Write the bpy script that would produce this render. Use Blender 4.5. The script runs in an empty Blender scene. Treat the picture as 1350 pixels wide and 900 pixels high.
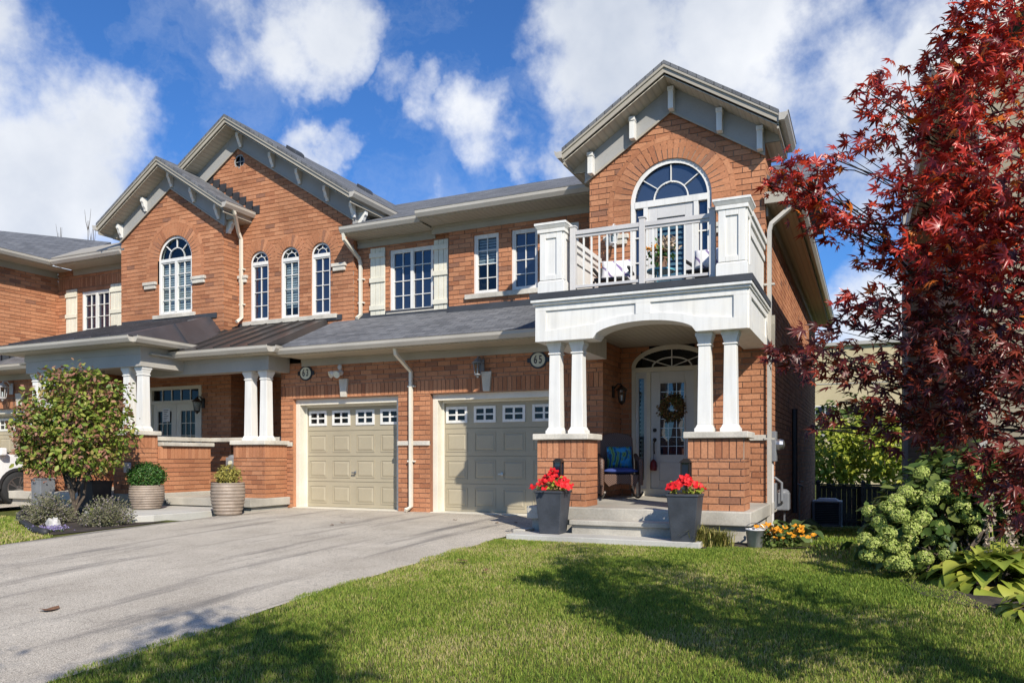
import bpy, bmesh, math, random
import numpy as np
from mathutils import Vector, Matrix
random.seed(7); RNG = np.random.default_rng(11)
scene = bpy.context.scene
COL = scene.collection
PI = math.pi
R = math.radians

# ------------------------------------------------------------------ survey helpers
TH = R(24.8); CT, ST = math.cos(TH), math.sin(TH)
F_PX, HORIZ, EYE = 1018.0, 602.0, 1.03
def rx(px):
    t = (px - 675.0) / F_PX
    return (t*CT - ST) / (t*ST + CT)
def dep(x, y): return -x*ST + y*CT
def at(px, py, Y):
    """point of the place seen along a sight line, on the wall plane Y"""
    x = rx(px)*Y
    return Vector((x, Y, EYE + (HORIZ - py)/F_PX*dep(x, Y)))
def atd(px, py, d):
    u = (px-675.0)/F_PX*d
    return Vector((u*CT - d*ST, u*ST + d*CT, EYE + (HORIZ-py)/F_PX*d))

# ------------------------------------------------------------------ terrain
GP = [(-400,-1.2),(-60,-1.0),(-12,-.85),(-5,-.72),(0,-.50),(3.04,-.335),(5.5,-.20),(8,-.105),(10.4,-.035),(12.45,0.0),(14,0.0)]
def g(x, y):
    if y <= GP[0][0]: z = GP[0][1]
    elif y >= GP[-1][0]: z = GP[-1][1]
    else:
        for (a, za), (b, zb) in zip(GP, GP[1:]):
            if a <= y <= b:
                z = za + (zb-za)*(y-a)/(b-a); break
    if y > 10.2:
        k = min(max((x+2.2)/.9, 0), 1)
        k = k*k*(3-2*k)
        z -= k*(.070*(min(y, 25.5)-10.2) + .02)
        if y > 25.5:
            z -= (1-k)*min((y-25.5)*.1, 1.0)
    return z

# ------------------------------------------------------------------ objects
WLOC = {}
def wl(o):
    v = Vector((0,0,0))
    while o is not None:
        v += o.location; o = o.parent
    return v
def tag(o, label=None, cat=None, group=None, kind=None):
    if label: o['label'] = label
    if cat: o['category'] = cat
    if group: o['group'] = group
    if kind: o['kind'] = kind
    return o
def thing(name, label, cat, loc=(0,0,0), group=None):
    o = bpy.data.objects.new(name, None); COL.objects.link(o)
    o.location = loc; o.empty_display_size = .2
    return tag(o, label, cat, group)
def copy_tree(o, parent=None):
    c = o.copy(); COL.objects.link(c); c.parent = parent
    for ch in list(o.children):
        if ch.name in COL.objects: copy_tree(ch, c)
    return c
def link_mesh(name, me, mats, parent=None, smooth=False):
    o = bpy.data.objects.new(name, me); COL.objects.link(o)
    if not isinstance(mats, (list, tuple)): mats = [mats]
    for m in mats: me.materials.append(m)
    if parent is not None: o.parent = parent
    if smooth:
        me.polygons.foreach_set('use_smooth', [True]*len(me.polygons))
    return o
def np_mesh(name, V, faces, mats, parent=None, mi=None, smooth=False, off=None):
    """V (n,3); faces list of (m,k) int arrays"""
    off = wl(parent) if (parent is not None and off is None) else (off or Vector((0,0,0)))
    V = np.asarray(V, dtype=np.float32) - np.array(off, dtype=np.float32)
    me = bpy.data.meshes.new(name)
    me.vertices.add(len(V)); me.vertices.foreach_set('co', V.ravel())
    li = np.concatenate([f.ravel() for f in faces]).astype(np.int32)
    cnt = np.concatenate([np.full(len(f), f.shape[1]) for f in faces]).astype(np.int32)
    st = np.concatenate([[0], np.cumsum(cnt)[:-1]]).astype(np.int32)
    me.loops.add(len(li)); me.loops.foreach_set('vertex_index', li)
    me.polygons.add(len(cnt)); me.polygons.foreach_set('loop_start', st)
    me.polygons.foreach_set('loop_total', cnt)
    if mi is not None: me.polygons.foreach_set('material_index', np.asarray(mi, dtype=np.int32))
    me.update(calc_edges=True); me.validate()
    return link_mesh(name, me, mats, parent, smooth)

class MB:
    def __init__(s): s.v=[]; s.f=[]; s.m=[]; s.cm=0
    def mat(s, i): s.cm=i; return s
    def add(s, vs, fs):
        b=len(s.v); s.v += [tuple(p) for p in vs]
        for f in fs: s.f.append([b+i for i in f]); s.m.append(s.cm)
        return s
    def box(s, x0,x1,y0,y1,z0,z1):
        if x0>x1: x0,x1=x1,x0
        if y0>y1: y0,y1=y1,y0
        if z0>z1: z0,z1=z1,z0
        return s.add([(x0,y0,z0),(x1,y0,z0),(x1,y1,z0),(x0,y1,z0),(x0,y0,z1),(x1,y0,z1),(x1,y1,z1),(x0,y1,z1)],
              [(0,3,2,1),(4,5,6,7),(0,1,5,4),(1,2,6,5),(2,3,7,6),(3,0,4,7)])
    def frustum(s, x,y,z0,z1,w0,w1,d0=None,d1=None):
        d0 = w0 if d0 is None else d0; d1 = w1 if d1 is None else d1
        a=w0/2;b=d0/2;c=w1/2;d=d1/2
        return s.add([(x-a,y-b,z0),(x+a,y-b,z0),(x+a,y+b,z0),(x-a,y+b,z0),(x-c,y-d,z1),(x+c,y-d,z1),(x+c,y+d,z1),(x-c,y+d,z1)],
              [(0,3,2,1),(4,5,6,7),(0,1,5,4),(1,2,6,5),(2,3,7,6),(3,0,4,7)])
    def prism(s, pts, vec):
        """closed polygon pts (3D, planar) extruded by vec"""
        n=len(pts); v=Vector(vec)
        P=[Vector(p) for p in pts]
        s.add(P+[p+v for p in P], [tuple(range(n-1,-1,-1)), tuple(range(n,2*n))]+[(i,(i+1)%n,n+(i+1)%n,n+i) for i in range(n)])
        return s
    def xz(s, pts, y0, y1):
        return s.prism([(x,y0,z) for x,z in pts], (0,y1-y0,0))
    def yz(s, pts, x0, x1):
        return s.prism([(x0,y,z) for y,z in pts], (x1-x0,0,0))
    def xy(s, pts, z0, z1):
        return s.prism([(x,y,z0) for x,y in pts], (0,0,z1-z0))
    def tube(s, pts, r, n=8, cap=True):
        P=[Vector(p) for p in pts]; rr = r if isinstance(r,(list,tuple)) else [r]*len(P)
        rings=[]; b=len(s.v)
        up=None
        for i,p in enumerate(P):
            t=(P[min(i+1,len(P)-1)]-P[max(i-1,0)])
            if t.length<1e-9: t=Vector((0,0,1))
            t.normalize()
            if up is None:
                a=Vector((1,0,0)) if abs(t.x)<.8 else Vector((0,1,0))
                up=t.cross(a).normalized()
            else:
                up=(up-t*up.dot(t))
                if up.length<1e-6: up=t.orthogonal()
                up.normalize()
            w=t.cross(up)
            for k in range(n):
                a=2*PI*k/n+PI/n
                s.v.append(tuple(p+(up*math.cos(a)+w*math.sin(a))*rr[i]))
        for i in range(len(P)-1):
            for k in range(n):
                s.f.append([b+i*n+k,b+i*n+(k+1)%n,b+(i+1)*n+(k+1)%n,b+(i+1)*n+k]); s.m.append(s.cm)
        if cap:
            s.f.append([b+k for k in range(n)][::-1]); s.m.append(s.cm)
            s.f.append([b+(len(P)-1)*n+k for k in range(n)]); s.m.append(s.cm)
        return s
    def lathe(s, prof, c, n=32, axis='z'):
        b=len(s.v)
        for r,z in prof:
            for k in range(n):
                a=2*PI*k/n
                if axis=='z': s.v.append((c[0]+r*math.cos(a),c[1]+r*math.sin(a),c[2]+z))
                elif axis=='y': s.v.append((c[0]+r*math.cos(a),c[1]+z,c[2]+r*math.sin(a)))
                else: s.v.append((c[0]+z,c[1]+r*math.cos(a),c[2]+r*math.sin(a)))
        for i in range(len(prof)-1):
            for k in range(n):
                s.f.append([b+i*n+k,b+i*n+(k+1)%n,b+(i+1)*n+(k+1)%n,b+(i+1)*n+k]); s.m.append(s.cm)
        s.f.append([b+k for k in range(n)][::-1]); s.m.append(s.cm)
        s.f.append([b+(len(prof)-1)*n+k for k in range(n)]); s.m.append(s.cm)
        return s
    def ball(s, c, r, n=12, m=8):
        rr = r if isinstance(r,(tuple,list)) else (r,r,r)
        b=len(s.v)
        for i in range(m+1):
            ph=-PI/2+PI*i/m
            for k in range(n):
                a=2*PI*k/n
                s.v.append((c[0]+rr[0]*math.cos(ph)*math.cos(a),c[1]+rr[1]*math.cos(ph)*math.sin(a),c[2]+rr[2]*math.sin(ph)))
        for i in range(m):
            for k in range(n):
                s.f.append([b+i*n+k,b+i*n+(k+1)%n,b+(i+1)*n+(k+1)%n,b+(i+1)*n+k]); s.m.append(s.cm)
        return s
    def build(s, name, mats, parent=None, smooth=False, bevel=0, seg=2, off=None):
        off = off if off is not None else (wl(parent) if parent is not None else Vector((0,0,0)))
        me=bpy.data.meshes.new(name)
        me.from_pydata([(x-off.x,y-off.y,z-off.z) for x,y,z in s.v],[],s.f)
        me.polygons.foreach_set('material_index', s.m)
        bm=bmesh.new(); bm.from_mesh(me); bmesh.ops.recalc_face_normals(bm,faces=bm.faces); bm.to_mesh(me); bm.free()
        me.update()
        o=link_mesh(name, me, mats, parent, False)
        if smooth: me.shade_smooth() if hasattr(me,'shade_smooth') else None
        if smooth=='auto':
            pass
        if bevel:
            md=o.modifiers.new('Bevel','BEVEL'); md.width=bevel; md.segments=seg; md.limit_method='ANGLE'; md.angle_limit=R(35)
        return o

# ------------------------------------------------------------------ materials
def nodes(name):
    m=bpy.data.materials.new(name); m.use_nodes=True
    nt=m.node_tree; b=nt.nodes['Principled BSDF']
    return m,nt,b
def N(nt,t,**k):
    n=nt.nodes.new(t)
    for a,v in k.items(): setattr(n,a,v)
    return n
def L(nt,a,b): nt.links.new(a,b)
def ramp(nt, stops, interp='LINEAR'):
    r=N(nt,'ShaderNodeValToRGB'); r.color_ramp.interpolation=interp
    e=r.color_ramp.elements
    while len(e)<len(stops): e.new(.5)
    for i,(p,c) in enumerate(stops):
        e[i].position=p; e[i].color=(c[0],c[1],c[2],1)
    return r
def mixc(nt, a, b, fac, mode='MIX'):
    m=N(nt,'ShaderNodeMix',data_type='RGBA',blend_type=mode)
    for sock,v in ((m.inputs[6],a),(m.inputs[7],b),(m.inputs[0],fac)):
        if hasattr(v,'is_output'): L(nt,v,sock)
        elif isinstance(v,(int,float)): sock.default_value=v
        else: sock.default_value=(v[0],v[1],v[2],1)
    return m.outputs[2]
def noise(nt, scale, detail=4, rough=.55, vec=None):
    n=N(nt,'ShaderNodeTexNoise'); n.inputs['Scale'].default_value=scale
    n.inputs['Detail'].default_value=detail; n.inputs['Roughness'].default_value=rough
    if vec is None:
        gq=N(nt,'ShaderNodeNewGeometry'); vec=gq.outputs['Position']
    L(nt,vec,n.inputs['Vector'])
    return n.outputs['Fac']
def mrange(nt, v, a,b,c,d):
    m=N(nt,'ShaderNodeMapRange'); L(nt,v,m.inputs[0])
    for i,x in enumerate((a,b,c,d)): m.inputs[i+1].default_value=x
    return m.outputs[0]
def bump(nt, b, h, strength=.3, dist=.01):
    n=N(nt,'ShaderNodeBump'); n.inputs['Strength'].default_value=strength; n.inputs['Distance'].default_value=dist
    L(nt,h,n.inputs['Height']); L(nt,n.outputs[0],b.inputs['Normal'])
def simple(name, c, rough=.6, var=.12, scale=3.0, fine=60, bmp=.1, metal=0, spec=.5, c2=None):
    m,nt,b=nodes(name)
    n1=noise(nt,scale,5); n2=noise(nt,fine,3)
    c2 = c2 or tuple(x*(1-2.2*var) for x in c)
    hi = tuple(min(1,x*(1+var)) for x in c)
    col=mixc(nt,c2,hi,mrange(nt,n1,.3,.7,0,1))
    col=mixc(nt,col,(.5,.5,.5),.0)
    f=mrange(nt,n2,.3,.7,1-var*.7,1+var*.5)
    mm=N(nt,'ShaderNodeVectorMath',operation='SCALE'); L(nt,col,mm.inputs[0]); L(nt,f,mm.inputs['Scale'])
    L(nt,mm.outputs[0],b.inputs['Base Color'])
    b.inputs['Roughness'].default_value=rough; b.inputs['Metallic'].default_value=metal
    b.inputs['Specular IOR Level'].default_value=spec
    if bmp: bump(nt,b,n2,bmp,.004)
    return m
def island(name, stops, rough=.8, bmp=.25, fine=45, patch=None, trans=0, spec=.3, big=None):
    """random colour for every separate brick / leaf / petal"""
    m,nt,b=nodes(name)
    gq=N(nt,'ShaderNodeNewGeometry')
    r=ramp(nt,stops); L(nt,gq.outputs['Random Per Island'],r.inputs[0])
    col=r.outputs[0]
    if bmp is not None and bmp>0:
        n2=noise(nt,fine,4); f=mrange(nt,n2,.25,.75,.78,1.18)
        mm=N(nt,'ShaderNodeVectorMath',operation='SCALE'); L(nt,col,mm.inputs[0]); L(nt,f,mm.inputs['Scale']); col=mm.outputs[0]
        bump(nt,b,n2,bmp,.004)
    if big:
        n3=noise(nt,big[0],4); f=mrange(nt,n3,.3,.7,big[1],big[2])
        mm=N(nt,'ShaderNodeVectorMath',operation='SCALE'); L(nt,col,mm.inputs[0]); L(nt,f,mm.inputs['Scale']); col=mm.outputs[0]
    L(nt,col,b.inputs['Base Color'])
    b.inputs['Roughness'].default_value=rough; b.inputs['Specular IOR Level'].default_value=spec
    if trans:
        tr=N(nt,'ShaderNodeBsdfTranslucent'); L(nt,col,tr.inputs['Color'])
        ms=N(nt,'ShaderNodeMixShader'); ms.inputs[0].default_value=trans
        L(nt,b.outputs[0],ms.inputs[1]); L(nt,tr.outputs[0],ms.inputs[2])
        L(nt,ms.outputs[0],nt.nodes['Material Output'].inputs['Surface'])
    return m

M={}
def painted(name,c):
    m,nt,b=nodes(name)
    mp=N(nt,'ShaderNodeMapping'); gq=N(nt,'ShaderNodeNewGeometry'); L(nt,gq.outputs['Position'],mp.inputs[0]); mp.inputs['Scale'].default_value=(14,14,.9)
    s=noise(nt,1.0,5,.6,mp.outputs[0]); a=noise(nt,1.6,6,.6); f=noise(nt,55,3)
    k=N(nt,'ShaderNodeMath',operation='MULTIPLY'); L(nt,mrange(nt,s,.45,.75,1,.83),k.inputs[0]); L(nt,mrange(nt,a,.3,.7,.90,1.04),k.inputs[1])
    col=mixc(nt,c,(c[0]*.9,c[1]*.86,c[2]*.78),mrange(nt,a,.5,.75,0,.7))
    mm=N(nt,'ShaderNodeVectorMath',operation='SCALE'); L(nt,col,mm.inputs[0]); L(nt,k.outputs[0],mm.inputs['Scale']); L(nt,mm.outputs[0],b.inputs['Base Color'])
    b.inputs['Roughness'].default_value=.55; bump(nt,b,f,.06,.004)
    return m
M['brick']=island('brick',[(0,(.33,.132,.066)),(.15,(.39,.165,.082)),(.45,(.435,.19,.096)),(.82,(.485,.225,.118)),(.94,(.42,.18,.093)),(.972,(.29,.135,.08)),(1,(.25,.12,.075))],rough=.9,bmp=.35,fine=38,big=(.9,.80,1.12))
M['mortar']=simple('mortar',(.30,.235,.18),.95,.15,2,80,.3)
M['stone']=simple('cast_stone',(.58,.54,.46),.85,.14,2.5,40,.5)
M['concrete']=simple('concrete',(.44,.41,.35),.9,.17,1.3,50,.45)
M['path']=simple('path_concrete',(.52,.50,.45),.9,.12,1.0,60,.4)
M['white']=painted('white_trim',(.75,.74,.70))
M['cream']=simple('cream_trim',(.70,.66,.55),.55,.06,1.5,30,.05)
M['beige']=simple('beige_trim',(.37,.335,.27),.5,.06,1.2,30,.04)
M['grey_trim']=simple('grey_frieze',(.33,.325,.31),.6,.06,1.2,30,.05)
M['taupe']=simple('taupe_metal',(.40,.375,.33),.4,.06,1.2,30,.03)
M['gutter']=simple('gutter_metal',(.45,.42,.365),.35,.06,1.2,30,.03)
M['tan']=simple('garage_paint',(.385,.335,.235),.5,.05,1.0,40,.05)
M['door']=simple('door_paint',(.60,.585,.56),.4,.05,1.0,40,.04)
M['rail']=simple('railing_paint',(.56,.54,.52),.4,.05,2,30,.03)
M['shutter']=simple('shutter_paint',(.70,.67,.55),.6,.07,2.5,40,.08)
M['black']=simple('black_metal',(.018,.018,.02),.4,.15,3,30,.05)
M['bronze']=simple('dark_bronze',(.05,.04,.032),.4,.15,3,30,.05,metal=.6)
M['steel']=simple('steel',(.45,.45,.46),.3,.08,3,30,.03,metal=.9)
M['membrane']=simple('dark_membrane',(.045,.05,.06),.7,.15,2,40,.2)
M['greybox']=simple('grey_box',(.20,.21,.225),.5,.1,3,30,.05)
M['signface']=simple('sign_face',(.62,.60,.46),.5,.05,4,30,.02)
M['dark']=simple('unlit_room_black',(.012,.012,.014),.9,.1,2,20,0)  # near-black colour stands in for the darkness inside unlit rooms
M['blind']=simple('blind_slats',(.55,.55,.55),.6,.05,2,20,0)
M['navyblind']=simple('blue_grey_shutter',(.16,.24,.28),.5,.08,2,20,0)
M['wood']=simple('shaded_fence_wood',(.05,.04,.034),.9,.3,4,25,.6,c2=(.028,.022,.02))  # near-black brown: shade on the fence is put into the colour
M['bark']=simple('bark',(.10,.075,.055),.95,.3,12,50,.8)
M['bark_dark']=simple('maple_bark',(.055,.042,.036),.9,.3,12,60,.7)
M['soil']=simple('mulch',(.055,.04,.03),1,.3,6,40,1.0)
M['planter']=simple('slate_planter',(.048,.054,.066),.55,.15,5,50,.25)
M['rock']=simple('white_rock',(.46,.44,.41),.9,.2,6,30,.8)
M['wicker']=None
def soffit_mat():
    m,nt,b=nodes('vented_soffit')
    gq=N(nt,'ShaderNodeNewGeometry'); w=N(nt,'ShaderNodeTexWave',wave_type='BANDS',bands_direction='X')
    w.inputs['Scale'].default_value=3.2; w.inputs['Distortion'].default_value=0
    L(nt,gq.outputs['Position'],w.inputs['Vector'])
    f=mrange(nt,w.outputs['Fac'],0,.25,.6,1)
    c=mixc(nt,(.24,.215,.165),(.44,.40,.315),f)
    L(nt,c,b.inputs['Base Color']); b.inputs['Roughness'].default_value=.55
    bump(nt,b,w.outputs['Fac'],.5,.01)
    return m
M['soffit']=soffit_mat()
def shingle_mat(name, axis):
    m,nt,b=nodes(name)
    gq=N(nt,'ShaderNodeNewGeometry'); sp=N(nt,'ShaderNodeSeparateXYZ'); L(nt,gq.outputs['Position'],sp.inputs[0])
    cb=N(nt,'ShaderNodeCombineXYZ')
    if axis=='x': L(nt,sp.outputs[0],cb.inputs[0]); L(nt,sp.outputs[1],cb.inputs[1])
    else: L(nt,sp.outputs[1],cb.inputs[0]); L(nt,sp.outputs[0],cb.inputs[1])
    br=N(nt,'ShaderNodeTexBrick'); L(nt,cb.outputs[0],br.inputs['Vector'])
    br.inputs['Scale'].default_value=1; br.inputs['Brick Width'].default_value=.24; br.inputs['Row Height'].default_value=.13
    br.inputs['Mortar Size'].default_value=.007; br.inputs['Mortar Smooth'].default_value=.4; br.inputs['Bias'].default_value=0
    br.inputs['Color1'].default_value=(.10,.105,.115,1); br.inputs['Color2'].default_value=(.165,.17,.18,1); br.inputs['Mortar'].default_value=(.045,.048,.052,1)
    n=noise(nt,90,3); n2=noise(nt,1.2,4)
    f=N(nt,'ShaderNodeMath',operation='MULTIPLY'); L(nt,mrange(nt,n,.25,.75,.65,1.35),f.inputs[0]); L(nt,mrange(nt,n2,.3,.7,.82,1.15),f.inputs[1])
    mm=N(nt,'ShaderNodeVectorMath',operation='SCALE'); L(nt,br.outputs['Color'],mm.inputs[0]); L(nt,f.outputs[0],mm.inputs['Scale'])
    L(nt,mm.outputs[0],b.inputs['Base Color']); b.inputs['Roughness'].default_value=.9
    h=N(nt,'ShaderNodeMath',operation='SUBTRACT'); L(nt,n,h.inputs[0]); L(nt,br.outputs['Fac'],h.inputs[1])
    bump(nt,b,h.outputs[0],.6,.012)
    return m
M['shingle']=shingle_mat('grey_shingles','x'); M['shingle_side']=shingle_mat('grey_shingles_across','y')
M['metalroof']=simple('dark_metal_roof',(.075,.075,.085),.38,.12,2,25,.04,metal=.3)
M['brownroof']=simple('brown_metal_roof',(.062,.057,.056),.38,.12,2,25,.04,metal=.3)
def glass_mat(name, base=(.008,.011,.02), rough=.03, clear=0.0, ior=1.55, wob=.03):
    m,nt,b=nodes(name)
    n=noise(nt,1.7,2)
    fr=N(nt,'ShaderNodeFresnel'); fr.inputs['IOR'].default_value=ior
    gl=N(nt,'ShaderNodeBsdfGlossy'); gl.inputs['Roughness'].default_value=rough; gl.inputs['Color'].default_value=(.92,.95,1,1)
    bp=N(nt,'ShaderNodeBump'); bp.inputs['Strength'].default_value=wob; bp.inputs['Distance'].default_value=.1; L(nt,n,bp.inputs['Height'])
    L(nt,bp.outputs[0],gl.inputs['Normal'])
    di=N(nt,'ShaderNodeBsdfDiffuse'); di.inputs['Color'].default_value=(*base,1)
    if clear:
        tr=N(nt,'ShaderNodeBsdfTransparent'); tr.inputs['Color'].default_value=(.78,.84,.86,1)
        inner=tr
    else: inner=di
    gg=N(nt,'ShaderNodeNewGeometry'); mb_=N(nt,'ShaderNodeMath',operation='SUBTRACT'); mb_.inputs[0].default_value=1; L(nt,gg.outputs['Backfacing'],mb_.inputs[1])
    mu_=N(nt,'ShaderNodeMath',operation='MULTIPLY'); L(nt,fr.outputs[0],mu_.inputs[0]); L(nt,mb_.outputs[0],mu_.inputs[1])
    ms=N(nt,'ShaderNodeMixShader'); L(nt,mu_.outputs[0],ms.inputs[0]); L(nt,inner.outputs[0],ms.inputs[1]); L(nt,gl.outputs[0],ms.inputs[2])
    L(nt,ms.outputs[0],nt.nodes['Material Output'].inputs['Surface'])
    return m
M['glass']=glass_mat('dark_window_glass',(.008,.014,.034),.02,0,1.9,.06)
M['glass_skytone']=glass_mat('sky_toned_window_glass',(.03,.046,.08),.03,0,1.9,.08)  # blue-grey base paints a pale sky reflection into the pane
M['glass_clear']=glass_mat('clear_window_glass',(.01,.01,.01),.02,1,1.6)
M['glass_dark']=glass_mat('dark_glass',(.004,.005,.006),.05,0,1.45)
def siding_mat():
    m,nt,b=nodes('tan_siding')
    gq=N(nt,'ShaderNodeNewGeometry'); sp=N(nt,'ShaderNodeSeparateXYZ'); L(nt,gq.outputs['Position'],sp.inputs[0])
    k=N(nt,'ShaderNodeMath',operation='MULTIPLY'); L(nt,sp.outputs[2],k.inputs[0]); k.inputs[1].default_value=1/.115
    fr=N(nt,'ShaderNodeMath',operation='FRACT'); L(nt,k.outputs[0],fr.inputs[0])
    n=noise(nt,2,4)
    c=mixc(nt,(.30,.25,.17),(.40,.34,.24),n)
    c=mixc(nt,(.12,.10,.07),c,mrange(nt,fr.outputs[0],0,.1,0,1))
    L(nt,c,b.inputs['Base Color']); b.inputs['Roughness'].default_value=.6
    bump(nt,b,fr.outputs[0],1,.02)
    return m
M['siding']=siding_mat()
M['stucco']=simple('beige_stucco',(.48,.40,.24),.9,.06,.5,10,.2)
def asphalt():
    m,nt,b=nodes('weathered_asphalt')
    a=noise(nt,1.1,6,.6); f=noise(nt,130,2); g2=noise(nt,14,5,.65)
    # tyre-worn dark streaks run along the drive
    mp=N(nt,'ShaderNodeMapping'); gq=N(nt,'ShaderNodeNewGeometry'); L(nt,gq.outputs['Position'],mp.inputs[0]); mp.inputs['Scale'].default_value=(1.6,.16,1)
    s=noise(nt,1.5,5,.6,mp.outputs[0])
    c=mixc(nt,(.385,.34,.275),(.54,.485,.40),mrange(nt,a,.3,.7,0,1))
    c=mixc(nt,c,(.18,.163,.142),mrange(nt,s,.53,.70,0,.95))
    c=mixc(nt,c,(.13,.122,.112),mrange(nt,g2,.58,.76,0,.6))
    ff=mrange(nt,f,.34,.66,.42,1.5)
    mm=N(nt,'ShaderNodeVectorMath',operation='SCALE'); L(nt,c,mm.inputs[0]); L(nt,ff,mm.inputs['Scale'])
    # hairline cracks
    vo=N(nt,'ShaderNodeTexVoronoi',feature='DISTANCE_TO_EDGE'); vo.inputs['Scale'].default_value=.33
    nd=noise(nt,1.3,4); 
    vv=N(nt,'ShaderNodeVectorMath',operation='ADD'); L(nt,gq.outputs['Position'],vv.inputs[0])
    sc=N(nt,'ShaderNodeMath',operation='MULTIPLY'); L(nt,nd,sc.inputs[0]); sc.inputs[1].default_value=2.2
    L(nt,sc.outputs[0],vv.inputs[1]); L(nt,vv.outputs[0],vo.inputs['Vector'])
    cr=mrange(nt,vo.outputs['Distance'],0,.006,.4,0)
    col=mixc(nt,mm.outputs[0],(.10,.095,.09),cr)
    L(nt,col,b.inputs['Base Color']); b.inputs['Roughness'].default_value=.92
    bump(nt,b,f,.7,.006)
    return m
M['asphalt']=asphalt()
def lawn_mat():
    m,nt,b=nodes('lawn_turf')
    a=noise(nt,.8,5,.6); f=noise(nt,60,3)
    c=mixc(nt,(.06,.085,.016),(.15,.15,.045),mrange(nt,a,.35,.65,0,1))
    ff=mrange(nt,f,.3,.7,.6,1.3)
    mm=N(nt,'ShaderNodeVectorMath',operation='SCALE'); L(nt,c,mm.inputs[0]); L(nt,ff,mm.inputs['Scale'])
    L(nt,mm.outputs[0],b.inputs['Base Color']); b.inputs['Roughness'].default_value=1
    b.inputs['Specular IOR Level'].default_value=.1
    bump(nt,b,f,.8,.03)
    return m
M['lawn']=lawn_mat()
def grass_mat():
    m,nt,b=nodes('grass_blades')
    gq=N(nt,'ShaderNodeNewGeometry')
    r=ramp(nt,[(0,(.12,.195,.024)),(.38,(.22,.305,.04)),(.72,(.33,.375,.066)),(.86,(.42,.37,.12)),(1,(.50,.42,.2))])
    a=noise(nt,.75,5,.6)
    am=N(nt,'ShaderNodeMath',operation='ADD'); sx=N(nt,'ShaderNodeSeparateXYZ'); L(nt,gq.outputs['Position'],sx.inputs[0]); dry=mrange(nt,sx.outputs[0],-4.5,-2.6,.22,-.02); a2=N(nt,'ShaderNodeMath',operation='ADD'); L(nt,mrange(nt,a,.36,.66,-.42,.40),a2.inputs[0]); L(nt,dry,a2.inputs[1]); L(nt,a2.outputs[0],am.inputs[0]); L(nt,gq.outputs['Random Per Island'],am.inputs[1])
    L(nt,am.outputs[0],r.inputs[0])
    L(nt,r.outputs[0],b.inputs['Base Color']); b.inputs['Roughness'].default_value=.6; b.inputs['Specular IOR Level'].default_value=.25
    tr=N(nt,'ShaderNodeBsdfTranslucent'); L(nt,r.outputs[0],tr.inputs['Color'])
    ms=N(nt,'ShaderNodeMixShader'); ms.inputs[0].default_value=.3
    L(nt,b.outputs[0],ms.inputs[1]); L(nt,tr.outputs[0],ms.inputs[2]); L(nt,ms.outputs[0],nt.nodes['Material Output'].inputs['Surface'])
    return m
M['grass']=grass_mat()
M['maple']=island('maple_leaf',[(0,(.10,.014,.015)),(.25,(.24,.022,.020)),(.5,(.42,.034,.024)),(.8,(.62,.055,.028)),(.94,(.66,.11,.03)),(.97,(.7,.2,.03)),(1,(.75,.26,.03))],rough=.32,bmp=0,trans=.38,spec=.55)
M['maple_low']=island('maple_leaf_purple_shaded',[(0,(.06,.014,.013)),(.45,(.14,.026,.021)),(.85,(.25,.04,.026)),(1,(.36,.08,.03))],rough=.34,bmp=0,trans=.36,spec=.5)  # lower leaves: purple-brown, with their shade also put into the colour
M['leaf_green']=island('green_leaf',[(0,(.045,.085,.018)),(.5,(.085,.14,.028)),(.85,(.14,.18,.04)),(1,(.2,.2,.06))],rough=.5,bmp=0,trans=.25,spec=.35)
M['leaf_mixed']=island('turning_leaf',[(0,(.09,.15,.02)),(.4,(.20,.27,.04)),(.75,(.34,.36,.07)),(.9,(.36,.24,.10)),(1,(.42,.18,.12))],rough=.5,bmp=0,trans=.28,spec=.35)
M['leaf_pink']=island('reddish_tip_leaf',[(0,(.20,.11,.06)),(.5,(.32,.14,.10)),(1,(.40,.22,.15))],rough=.6,bmp=0,trans=.25,spec=.3)
M['leaf_lime']=island('lime_leaf',[(0,(.17,.24,.03)),(.5,(.32,.38,.05)),(1,(.5,.5,.08))],rough=.5,bmp=0,trans=.3,spec=.3)
M['leaf_box']=island('boxwood_leaf',[(0,(.02,.06,.012)),(.5,(.045,.12,.02)),(1,(.08,.18,.03))],rough=.45,bmp=0,trans=.2,spec=.4)
M['leaf_gold']=island('golden_leaf',[(0,(.20,.19,.04)),(.5,(.36,.31,.07)),(1,(.5,.42,.12))],rough=.5,bmp=0,trans=.25,spec=.3)
M['leaf_hosta']=island('hosta_leaf',[(0,(.18,.25,.035)),(.5,(.32,.37,.055)),(.85,(.45,.46,.08)),(1,(.55,.47,.12))],rough=.42,bmp=0,trans=.3,spec=.4)
M['leaf_varieg']=island('pale_hosta_leaf',[(0,(.06,.10,.03)),(.5,(.12,.17,.05)),(.8,(.25,.28,.14)),(1,(.45,.46,.32))],rough=.45,bmp=0,trans=.2,spec=.35)
M['floret']=island('hydrangea_floret',[(0,(.26,.33,.07)),(.4,(.40,.48,.115)),(.85,(.54,.60,.18)),(1,(.5,.46,.22))],rough=.7,bmp=0,trans=.3,spec=.2)
M['red']=island('red_petal',[(0,(.42,.006,.01)),(.5,(.66,.012,.018)),(1,(.78,.03,.03))],rough=.55,bmp=0,trans=.25,spec=.3)
M['orange']=island('orange_petal',[(0,(.6,.16,.02)),(.5,(.75,.30,.02)),(1,(.8,.42,.04))],rough=.6,bmp=0,trans=.25,spec=.2)
M['violet']=island('violet_petal',[(0,(.22,.17,.36)),(1,(.42,.36,.6))],rough=.7,bmp=0,trans=.2,spec=.2)
M['plume']=island('dry_plume',[(0,(.30,.22,.15)),(.5,(.48,.38,.28)),(1,(.62,.52,.42))],rough=.8,bmp=0,trans=.2,spec=.1)
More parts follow.
